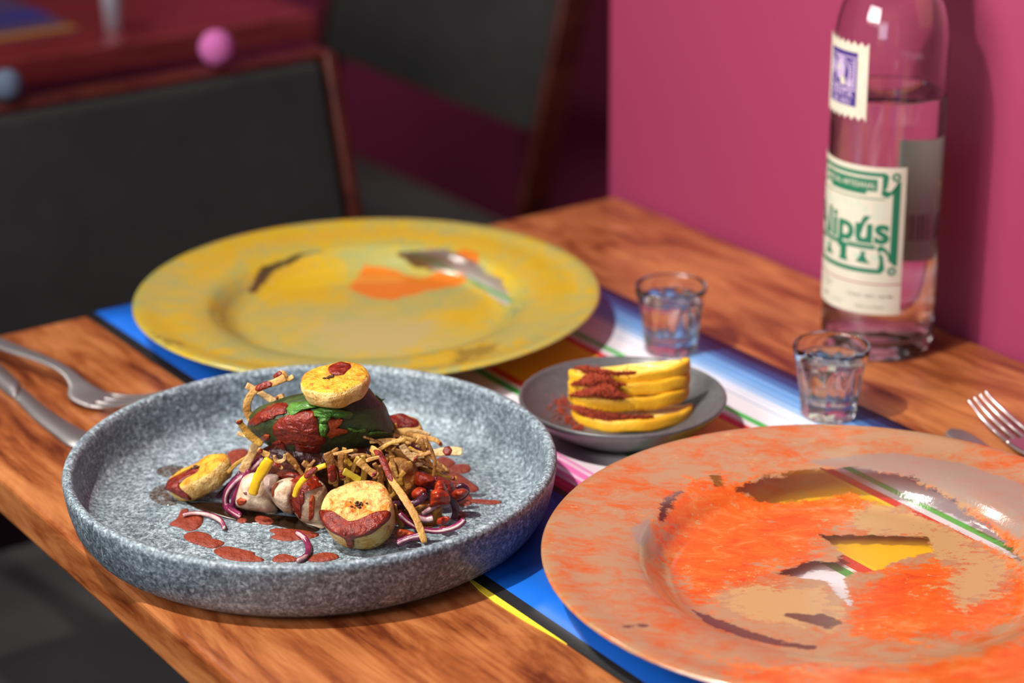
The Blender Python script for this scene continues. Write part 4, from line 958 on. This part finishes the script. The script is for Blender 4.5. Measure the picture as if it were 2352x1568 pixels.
def dish_surf(px, py):
    p = at(px, py, .010)
    for _ in range(4):
        r = math.hypot(p[0]-DC[0], p[1]-DC[1]); z = np.interp(r, [0, .016, .030, .042, .050, .057, .0606], [.0068, .007, .008, .0105, .0145, .020, .024])+DZ; p = at(px, py, z)
    return p
grains('chilli_powder', [(1298, 915, 9, 10), (1288, 930, 12, 12), (1300, 955, 12, 10), (1312, 972, 12, 8), (1284, 945, 16, 22), (1330, 985, 9, 4)], 420, 'brick red chilli powder scattered on the dark dish left of the citrus slices', dish_surf, .0014)

# ------------------------------------------------------------------ shot glasses
def shot(cx, cy, label, ph, lv=.0368):
    root = empty('shot_glass', (cx, cy, TZ+.0013), label, 'glass', 'shot glasses of clear spirit')
    H_, rb, rt_ = .0462, .0172, .0232; n = 144; NF = 10
    def outer(z): return rb+(rt_-rb)*(z/H_)**1.05
    prof = [(0, .0012), (rb-.005, .0012), (rb-.0035, 0.), (rb-.0012, 0.0), (outer(.0015), .0015), (outer(.005), .005)]
    for z in np.linspace(.008, .034, 12): prof.append((outer(z), z))
    prof += [(outer(.0365)+.0002, .0365), (outer(.040)+.0006, .040), (outer(.0445)+.0006, .0445), (rt_+.0002, .0458), (rt_-.0006, H_), (rt_-.0014, .0458), (rt_-.0020, .0440)]
    ins = [(.0202, .036), (.0185, .026), (.0168, .016), (.0155, .0118), (.0120, .0098), (.006, .0094), (0, .0094)]
    allp = prof+ins
    ni = len(prof)
    def rm_(r, z, a, i):
        if i >= ni or z < .003 or z > .0362 or r < rb-.002: return r
        # flat panels with arched tops
        c = (a+ph) % (2*math.pi/NF)-math.pi/NF
        k = min(1, (z-.003)/.003)*max(0, min(1, (.0362-.010*(abs(c)/(math.pi/NF))**2-z)/.0018))
        return r*(1-k*.075*math.cos(c*NF*.5)**.8)
    V, Fc = lathe(allp, n, cx, cy, TZ+.0013, rm_)
    o = mk('glass', V, Fc, M_GLASS, root); fix_normals(o)
    lp = [(0, .00935), (.006, .00935), (.0121, .00975), (.0156, .0118), (.0169, .016), (.0186, .026)]
    rl = np.interp(lv, [.026, .036, .044], [.0186, .0203, .0212])
    lp += [(rl-.0002, lv-.001), (rl, lv), (rl-.0009, lv-.0007), (0, lv-.0007)]
    V, Fc = lathe(lp, 96, cx, cy, TZ+.0013); o = mk('spirit', V, Fc, M_LIQ, root); fix_normals(o); o['label'] = 'clear spirit filling the glass'
    return root
shot(.8643, 1.0832, 'shot glass of clear spirit behind the dark dish, on the pale stripes', .2)
sp_ = shot(.8771, .9418, 'shot glass of clear spirit in front of the bottle, behind the orange plate', .55, .0372)

# ------------------------------------------------------------------ bottle
BC = np.array([.9838, 1.0138]); BR = .0369; BZ = TZ+.0002
bottle = empty('glass_bottle', (BC[0], BC[1], BZ), 'tall clear glass bottle with cream and green label standing beside the pink wall', 'bottle')
op = [(0, .0150), (.008, .0145), (.017, .0110), (.024, .0050), (.0275, .0008), (.030, 0.), (.0325, .0006), (.0352, .0035), (.0367, .0080), (BR, .014), (BR, .06), (BR, .12), (BR, .17), (BR, .205), (.0364, .213), (.0350, .222), (.0325, .231), (.0290, .2385), (.0240, .246), (.0190, .254), (.0160, .264), (.0148, .276), (.0143, .290), (.0143, .312), (.0158, .3125), (.0158, .3185), (.0143, .319), (.0143, .3235), (.0135, .3245), (.0120, .3240),
      (.0115, .312), (.0115, .285), (.0130, .266), (.0165, .2535), (.0220, .2440), (.0270, .2365), (.0305, .2290), (.0330, .2200), (.0343, .2120), (.0346, .205), (.0346, .10), (.0346, .030), (.0340, .0190), (.0320, .0130), (.0285, .0105), (.0245, .0120), (.017, .0165), (.008, .0195), (0, .0200)]
V, Fc = lathe(op, 144, BC[0], BC[1], BZ); o = mk('bottle_glass', V, Fc, M_BGLASS, bottle); fix_normals(o)
LV = .1745
lp = [(0, .01985), (.008, .01935), (.017, .01635), (.0246, .0118), (.0285, .0103), (.0321, .0128), (.0341, .0189), (.0347, .030), (.0347, LV-.0015), (.0347, LV), (.0335, LV-.0006), (0, LV-.0006)]
V, Fc = lathe(lp, 128, BC[0], BC[1], BZ); o = mk('mezcal', V, Fc, M_LIQ, bottle); fix_normals(o); o['label'] = 'clear spirit filling two thirds of the bottle'
dcam = -BC/np.linalg.norm(BC); dsd = np.array([-dcam[1], dcam[0]])
def bp(deg, z, off=.0003):                   # a point on the bottle wall; deg from the side facing the camera, clockwise seen from above is +
    a = math.radians(deg); v = dcam*math.cos(a)+dsd*math.sin(a); return (BC[0]+v[0]*(BR+off), BC[1]+v[1]*(BR+off), BZ+z)
def wrap(name, outline_fn, deg0, deg1, z0f, z1f, m, off, label=None, n=80, th=.00015, parent=None):
    V = []; Fc = []; NZ = 2
    for i in range(n+1):
        d = deg0+(deg1-deg0)*i/n
        for z in (z0f(i/n), z1f(i/n)):
            V.append(bp(d, z, off)); V.append(bp(d, z, off-th))
    for i in range(n):
        a = 4*i; b = a+4
        Fc += [(a, a+2, b+2, b), (a+1, b+1, b+3, a+3), (a, b, b+1, a+1), (a+2, a+3, b+3, b+2)]
    Fc += [(0, 1, 3, 2), (4*n, 4*n+2, 4*n+3, 4*n+1)]
    o = mk(name, V, Fc, m, parent or bottle, False); fix_normals(o)
    if label: o['label'] = label
    return o
K1 = lambda z: (lambda t: z)
LC = -39.5; LH = 61.5                        # label centre and half width in degrees
fl_ = wrap('front_label', None, LC-LH, LC+LH, K1(.0345), K1(.1335), M_PAPER, .00045, 'cream paper label with green ornamental frame')
MM = 57.3/ (BR*1000)                         # degrees per mm
def prints(name, polys, m, parent, dc, zc, off=.0006, sub=2.0, label=None):
    """flat print: polygons in mm around (dc, zc), wrapped on the glass"""
    bm = bmesh.new()
    for poly in polys:
        vs = [bm.verts.new((x, y, 0)) for x, y in poly]
        try: bm.faces.new(vs)
        except ValueError: pass
    bmesh.ops.triangulate(bm, faces=bm.faces)
    for x in np.arange(-60, 61, sub):
        g = bm.verts[:]+bm.edges[:]+bm.faces[:]
        if min(v.co.x for v in bm.verts) < x < max(v.co.x for v in bm.verts): bmesh.ops.bisect_plane(bm, geom=g, plane_co=(x, 0, 0), plane_no=(1, 0, 0))
    bm.verts.index_update(); V = [bp(dc+v.co.x*MM, zc+v.co.y/1000, off) for v in bm.verts]; Fc = [[v.index for v in f.verts] for f in bm.faces]; bm.free()
    o = mk(name, V, Fc, m, parent, False)
    if label: o['label'] = label
    return o
def text_polys(s, size, x, y, bold=0., align='CENTER', sx=1., sh=0.):
    cu = bpy.data.curves.new('t', 'FONT'); cu.body = s; cu.size = size; cu.align_x = align; cu.offset = bold; cu.resolution_u = 4; cu.fill_mode = 'FRONT'
    ob = bpy.data.objects.new('t', cu); C.objects.link(ob); dg = bpy.context.evaluated_depsgraph_get(); me = ob.evaluated_get(dg).to_mesh()
    P = [(v.co.x*sx+x, v.co.y+y+v.co.x*sx*sh) for v in me.vertices]; out = [[P[i] for i in p.vertices] for p in me.polygons]
    ob.evaluated_get(dg).to_mesh_clear(); bpy.data.objects.remove(ob); bpy.data.curves.remove(cu); return out
def rect(x0, x1, y0, y1): return [(x0, y0), (x1, y0), (x1, y1), (x0, y1)]
def ring(cx, cy, r0, r1, n=20, a0=0, a1=360):
    out = []
    for i in range(n):
        a, b = math.radians(a0+(a1-a0)*i/n), math.radians(a0+(a1-a0)*(i+1)/n)
        out.append([(cx+r0*math.cos(a), cy+r0*math.sin(a)), (cx+r1*math.cos(a), cy+r1*math.sin(a)), (cx+r1*math.cos(b), cy+r1*math.sin(b)), (cx+r0*math.cos(b), cy+r0*math.sin(b))])
    return out
ZC = .097
fr_ = []
for sx in (1, -1):
    fr_.append([(sx*x, y) for x, y in [(30.0, -25), (34.2, -29), (36.2, -29.0), (36.2, 27.5), (33.8, 27.0), (31.4, 21.0), (31.2, -21.5)]])
    fr_ += ring(sx*33.0, 30.2, 1.2, 2.9); fr_ += ring(sx*33.0, -32.6, 1.2, 2.9)
    # scroll corners
    fr_.append([(sx*x, y) for x, y in [(24.5, 22), (27.5, 22.5), (28.5, 31.0), (26.0, 33.0), (0, 33.0), (0, 30.3), (24.4, 30.3)]])
    fr_.append([(sx*x, y) for x, y in [(27.0, -22), (24.0, -20), (25.0, -26), (24.2, -31.3), (0, -31.3), (0, -34.4), (26.0, -34.4), (28.5, -31.5)]])
    fr_.append([(sx*x, y) for x, y in [(24.5, 22.5), (24.0, 18.5), (27.5, 16.5), (31.0, 18.8), (35.5, 25.5), (34, 26), (29.5, 20.5), (27.0, 19.2)]])
    fr_.append([(sx*x, y) for x, y in [(24.0, -20), (22.5, -16.8), (26.0, -15.0), (29.5, -18), (34.0, -26.5), (32.5, -26.5), (28, -20), (26.5, -19)]])
prints('green_frame', fr_, M_GREEN, fl_, LC, ZC, .00052)
prints('green_banner', [rect(-21.5, 21.5, 20.5, 28.6), rect(-14.5, 14.5, 18.2, 20.6)], M_GREEN, fl_, LC, ZC, .00052)
prints('banner_lettering', text_polys('MEZCAL ARTESANAL', 5.0, 0, 22.6, .04, sx=.86), M_PAPER, fl_, LC, ZC, .0006)
tp_a = text_polys('Alip\u00fas', 25.5, 0, -8.0, .75)
xs_ = [p[0] for q in tp_a for p in q]; xm_ = (min(xs_)+max(xs_))/2; kx_ = 66.0/(max(xs_)-min(xs_))
prints('lettering', [[((p[0]-xm_)*kx_-2.6, p[1]-5.5) for p in q] for q in tp_a], M_GREEN, fl_, LC, ZC, .00055, 1.5, 'green name lettering')
prints('thin_green_lines', [rect(-26.5, 26.5, 15.2, 15.9), rect(-28.8, -28.1, -14, 15), rect(-27, -3.5, -18.2, -15.4), rect(3, 22, -18.2, -15.4), rect(-27, 22, -14.4, -13.8),
        [(-3.5, -28.5), (4, -28.5), (2.5, -25), (2.8, -16), (-3, -16), (-2.5, -25)][::-1], [(9, -27.5), (19.5, -28.2), (17, -25.6), (15.2, -22), (16.5, -20), (12, -20), (13, -22), (11, -25.6)], [(-9, -27.5), (-19.5, -28.2), (-17, -25.6), (-15.2, -22), (-16.5, -20), (-12, -20), (-13, -22), (-11, -25.6)]], M_GREEN, fl_, LC, ZC, .00053)
pg = []
for x in (-24, -22, 20, 22.5, 25.5): pg.append(rect(x, x+.9, 2, 13))
for x, y in ((-16, 11), (-12, 9.5), (-6, 11.5), (0, 12), (5, 10.5), (10, 12.2), (14.5, 9)): pg += ring(x, y, 1.0, 1.6, 12); pg.append(rect(x-2.6, x+2.4, y-2.9, y-2.2))
for y in (-12.2, -11): pg.append(rect(-20, 20, y, y+.35))
for x in (-20, 8, 20): pg.append(rect(x, x+5, -24.5, -22.5))
prints('pale_green_drawing', pg, M_LGREEN, fl_, LC, ZC, .00051)
prints('wine_rule', [rect(-39.4, 39.4, -42.0, -41.3)], M_REDINK, fl_, LC, ZC, .00052)
tp = text_polys('CONT. NET. 750 ML', 2.9, 20, -51.0, .03, sx=1.2)+text_polys('100% Agave', 2.2, -14, -46.5)+text_polys('JOVEN', 2.2, -14, -49.5)+text_polys('Hecho en M\u00e9xico', 2.4, 20, -58.0, sx=1.1)+text_polys('45%', 3.2, -16, -56.5, .08)+text_polys('Alc. Vol.', 2.2, -3, -57.0)
prints('small_print', tp, M_INK, fl_, LC, ZC, .00052)
# stamp-shaped neck label with toothed top and bottom
SC, SH = -53.5, 32.5
zig = lambda base, amp, sgn: (lambda t: base+sgn*amp*abs(((t*8) % 1)*2-1))
st_ = wrap('stamp_label', None, SC-SH, SC+SH, zig(.1650, .0030, -1), zig(.2095, .0030, 1), M_PAPER, .00045, 'cream stamp label with toothed ends and purple print', 96)
SZ = .1880
prints('purple_print', [rect(-13.5, 13.5, -17.5, 17.2)], M_PURP, st_, SC, SZ, .00055)
lil = [rect(-13.0, 13.2, 13.2, 14.0), rect(-13.0, 13.0, -7.6, -6.6), rect(10.8, 12.2, -6, 12.5), rect(-12.8, -11.6, -6, 12.5)]
lil += ring(-1.5, 3.5, 8.6, 9.8, 26, -70, 120); lil += ring(-1.5, 3.5, 8.6, 9.8, 20, 150, 270)
lil += [[(-4, -2), (3, 0), (4, 7), (1, 12), (-4, 11), (-6, 4)], [(-10, 2), (-7.5, 0), (-6.5, 8), (-9, 12), (-11, 8)], [(4.5, -5.5), (9.8, -5.8), (9.8, 0), (7.5, -1.2)]]
for i in range(10): lil.append(rect(7.6+.0*i, 10.2, -5.6+i*1.8, -4.9+i*1.8))
prints('lilac_drawing', lil, M_LILAC, st_, SC, SZ, .00065)
prints('white_burst', [[(1.5+r_*math.cos(a_), -2.2+r_*math.sin(a_)) for k_ in range(20) for a_, r_ in [(k_*math.pi/10, 3.0 if k_ % 2 else 1.8)]], [(-4, 4), (-1, 4.5), (-1.4, 8), (-3.5, 7)]], M_PAPER, st_, SC, SZ, .00075)
prints('stamp_lettering', text_polys('SANTA', 6.0, 0, -11.9, .12, sx=1.12)+text_polys('DEL RIO', 5.2, 0, -16.7, .12, sx=.96), M_LILAC, st_, SC, SZ, .00065)
# back label, seen through the glass and the spirit
bl_ = wrap('back_label', None, 100, 174, K1(.053), K1(.137), plain('back_paper', (.92, .88, .76), .6), .00045, 'cream back label showing through the spirit')
prints('barcode', [rect(x, x+w_, -12, 6) for x, w_ in ((-3, .5), (-2, .8), (-.6, .3), (.3, .9), (1.8, .4), (2.7, .7), (4, .4), (5, .9))], M_INK, bl_, 158, .080, -.0006)

# ------------------------------------------------------------------ cutlery
def cutl(root, name, pts, widths, th, m, nseg=14, label=None, sq=3.4, lat=None):
    P = crom(np.array([at(x, y, z) for x, y, z in pts]), 6, False); wv_ = crom(np.array([[w_, 0] for w_ in widths]), 6, False)[:, 0]
    T = np.gradient(P, axis=0); wd = np.cross(T, [0, 0, 1.]); wd /= np.linalg.norm(wd, axis=1)[:, None]
    if lat is not None: P = P+wd*np.asarray(lat)
    V, Fc = tube(P, wv_/2, th/2, wd, sq, nseg); o = mk(name, V, Fc, m, root); fix_normals(o)
    if label: o['label'] = label
    return o, P, wd
def fork(pts, wid, tine_pts, tw0, label, m):
    loc = at(*pts[0]); root = empty('fork', tuple(loc), label, 'fork', 'forks beside the plates'); root.location.z = TZ
    cutl(root, 'handle', pts, wid, .0024, m)
    P = crom(np.array([at(x, y, z) for x, y, z in tine_pts]), 6, False)
    T = np.gradient(P, axis=0); wd = np.cross(T, [0, 0, 1.]); wd /= np.linalg.norm(wd, axis=1)[:, None]
    n = len(P)
    for k in range(4):
        off = (k-1.5)/1.5*(tw0/2-.0018); t = np.linspace(0, 1, n)
        V, Fc = tube(P+wd*off, .0017*(1-.45*t**2)*np.where(t > .95, .6, 1), .0012*(1-.4*t), wd, 2.6, 10)
        mk('tine', V, Fc, m, root)
    return root
fork([(-300, 660, .004), (-150, 722, .010), (0, 789, .013), (100, 826, .0135), (150, 852, .012), (178, 880, .0075), (196, 905, .0045), (232, 921, .0035)], [.018, .016, .0125, .0095, .0085, .0125, .0225, .0230],
     [(222, 918, .0036), (262, 922, .0040), (305, 920, .0085), (350, 912, .015)], .0235, 'steel fork lying at the far left, its tines behind the grey plate', M_STEEL)
fork([(3000, 1400, .004), (2700, 1230, .011), (2500, 1110, .010), (2410, 1060, .006), (2370, 1030, .0040), (2345, 1008, .0036)], [.018, .014, .009, .010, .020, .0225],
     [(2352, 1013, .0036), (2318, 985, .0045), (2278, 947, .0095), (2243, 907, .0175)], .0225, 'polished fork at the right edge, tines pointing to the bottle', M_STEEL2)
def knife(up, lo, zt, label, hsplit):
    a = [at(x, y, zt) for x, y in up]; b = [at(x, y, zt) for x, y in lo]
    root = empty('table_knife', (float(a[0][0]), float(a[0][1]), TZ), label, 'knife', 'knives beside the plates')
    A = crom(np.array(a), 5, False); B = crom(np.array(b), 5, False); n = len(A); cut = int(hsplit*(n-1))
    for nm, i0, i1, th in (('handle', 0, cut+1, .0042), ('blade', cut, n, .0018)):
        V = []; Fc = []
        for i in range(i0, i1):
            for s, z in ((0, .3), (.06, 1), (.5, 1.1), (.94, 1), (1, .3), (.94, 0), (.06, 0)):
                p = A[i]*(1-s)+B[i]*s; V.append((p[0], p[1], TZ+.0003+th*z))
        k = 7; m_ = i1-i0
        for i in range(m_-1):
            for j in range(k): Fc.append((i*k+j, i*k+(j+1) % k, (i+1)*k+(j+1) % k, (i+1)*k+j))
        Fc.append(tuple(range(k))); Fc.append(tuple((m_-1)*k+j for j in range(k))[::-1])
        o = mk(nm, V, Fc, M_STEEL, root); fix_normals(o)
    return root
knife([(-300, 628), (-150, 722), (0, 838), (42, 876), (64, 894), (107, 930), (160, 965), (204, 988), (228, 1004)], [(-300, 660), (-150, 762), (0, 889), (30, 909), (44, 922), (76, 955), (120, 990), (163, 1019), (222, 1012)], .003, 'steel table knife at the left edge, its blade ending behind the grey plate', .42)
kn = [np.array([.9205, .8800]), np.array([.9150, .860]), np.array([.900, .80]), np.array([.885, .74]), np.array([.872, .68])]
root = empty('table_knife', (.9, .78, TZ), 'knife whose rounded tip peeps out behind the right rim of the orange plate', 'knife', 'knives beside the plates')
P = crom(np.c_[np.array(kn), np.full(5, TZ+.0016)], 5, False); T = np.gradient(P, axis=0); wd = np.cross(T, [0, 0, 1.]); wd /= np.linalg.norm(wd, axis=1)[:, None]
wv_ = np.full(len(P), .0085); wv_[:5] = [.001, .005, .0068, .0078, .0083]
V, Fc = tube(P, wv_, .0008, wd, 3, 12); mk('blade', V, Fc, M_STEEL, root)

# ------------------------------------------------------------------ chairs
def chair(x, y, rz, label):
    """origin on the floor under the seat centre; the sitter faces local -Y"""
    r = empty('dining_chair', (0, 0, 0), label, 'chair', 'charcoal upholstered chairs')
    sw, sd, sh = .48, .45, .45; tilt = .25
    o = mk('seat', *box(-sw/2, sw/2, -sd/2, sd/2+.03, sh-.055, sh), M_FAB, r); bevel(o, .018, 4)
    def yb(z): return sd/2-.015+max(0, z-.46)*tilt
    def slab(n, x0, x1, z0, z1, f, b, m, bv):
        o = mk(n, *hexa([(x0, yb(z0)+f, z0), (x1, yb(z0)+f, z0), (x1, yb(z0)+b, z0), (x0, yb(z0)+b, z0)], [(x0, yb(z1)+f, z1), (x1, yb(z1)+f, z1), (x1, yb(z1)+b, z1), (x0, yb(z1)+b, z1)]), m, r); bevel(o, bv, 3); return o
    slab('backrest', -sw/2+.001, sw/2-.001, .585, .812, -.024, .004, M_FAB, .008)
    slab('back_shell', -sw/2-.001, sw/2+.001, .580, .8125, .005, .016, M_FRAME, .002)
    slab('top_rail', -sw/2-.003, sw/2+.003, .8135, .818, -.020, .010, M_FRAME, .0015)
    for s in (-1, 1):
        xa, xb = sorted((s*(sw/2+.002), s*(sw/2+.013)))
        slab('back_post', xa, xb, .46, .819, -.026, .014, M_FRAME, .002)
        o = mk('leg', *hexa([(xa, yb(0)+.04, 0), (xb, yb(0)+.04, 0), (xb, yb(0)+.07, 0), (xa, yb(0)+.07, 0)], [(xa, yb(0)-.026, .4595), (xb, yb(0)-.026, .4595), (xb, yb(0)+.014, .4595), (xa, yb(0)+.014, .4595)]), M_FRAME, r, False)
        xa, xb = sorted((s*(sw/2-.005), s*(sw/2-.04)))
        mk('leg', *hexa([(xa, -sd/2+.005, 0), (xb, -sd/2+.005, 0), (xb, -sd/2+.03, 0), (xa, -sd/2+.03, 0)], [(xa, -sd/2+.005, .389), (xb, -sd/2+.005, .389), (xb, -sd/2+.04, .389), (xa, -sd/2+.04, .389)]), M_FRAME, r, False)
    mk('seat_frame', *box(-sw/2+.006, sw/2-.006, -sd/2+.045, sd/2-.045, sh-.09, sh-.056), M_FRAME, r, False)
    r.location = (x, y, 0); r.rotation_euler.z = rz
    return r
chair(.708, 1.405, 0, 'charcoal upholstered chair at the head of the wooden table, left behind the yellow plate')
chair(1.195, 2.27, -PI/2, 'charcoal upholstered chair with brown side post at the end of the far table')

# ------------------------------------------------------------------ far table
ft = empty('dining_table', (.3, 2.45, 0), 'glossy dark red wooden table in the upper left background', 'table')
table_parts(ft, -.55, 1.1708, 2.087, 2.80, M_WOOD2, .030)
y0 = 2.165
V, Fc = box(-.4, .93, y0, y0+.33, TZ+.0002, TZ+.0016)
fm = mk('table_runner', V, Fc, plain('purple_grey_cloth', srgb(95, 80, 120), .35), None, False); tag(fm, 'blurred purple striped runner with an orange edge on the far red table', 'runner')
mk('orange_edge', *box(-.4, .93, y0+.001, y0+.022, TZ+.0017, TZ+.0020), plain('orange_stripe', srgb(205, 140, 40), .35), fm, False)
mk('blue_stripe', *box(-.4, .93, y0+.07, y0+.11, TZ+.0017, TZ+.0020), plain('blue_stripe', srgb(60, 70, 160), .35), fm, False)
# frosted glass form added for a reflection-like streak at the far table's front edge
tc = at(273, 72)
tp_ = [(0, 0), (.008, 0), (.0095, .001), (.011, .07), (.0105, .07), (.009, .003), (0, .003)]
V, Fc = lathe(tp_, 40, tc[0], tc[1]+.012, TZ+.0003); o = mk('streak_standin', V, Fc, plain('frosted_white_glass', (.75, .74, .80), .3, Transmission_Weight=.35)); fix_normals(o)
tag(o, 'narrow whitish stand-in for a reflection-like streak at the front edge of the far red table', 'glass')
# pompoms on the near chair's top rail
def pompom(px, py, pr, m, label):
    yb_ = 1.405+.21+(.818-.46)*.25; d = ray(px, py); t = (yb_-.002)/d[1]; pc = CAM+d*t; pc[2] = .818+pr+.0003
    V = []; Fc = []; NU, NV = 28, 18
    for i in range(NV+1):
        th_ = PI*i/NV
        for j in range(NU):
            ph_ = 2*PI*j/NU; rr_ = pr*(1+.05*math.sin(9*ph_)*math.sin(8*th_)); V.append((pc[0]+rr_*math.sin(th_)*math.cos(ph_), pc[1]+rr_*math.sin(th_)*math.sin(ph_), pc[2]+rr_*math.cos(th_)))
    for i in range(NV):
        for j in range(NU): Fc.append((i*NU+j, (i+1)*NU+j, (i+1)*NU+(j+1) % NU, i*NU+(j+1) % NU))
    o = mk('pompom', V, Fc, m); tag(o, label, 'pompom', 'pompoms behind the near chair')
pompom(500, 133, .0155, mottled('hot_pink_wool', (.62, .12, .42), (.75, .22, .52), 300, .8, .5, 500), 'small round pink pompom above the top edge of the near charcoal chair')
pompom(18, 200, .013, mottled('pale_blue_wool', (.10, .15, .22), (.16, .22, .32), 300, .8, .5, 500), 'small dull blue pompom at the far left above the near chair, cut by the frame')
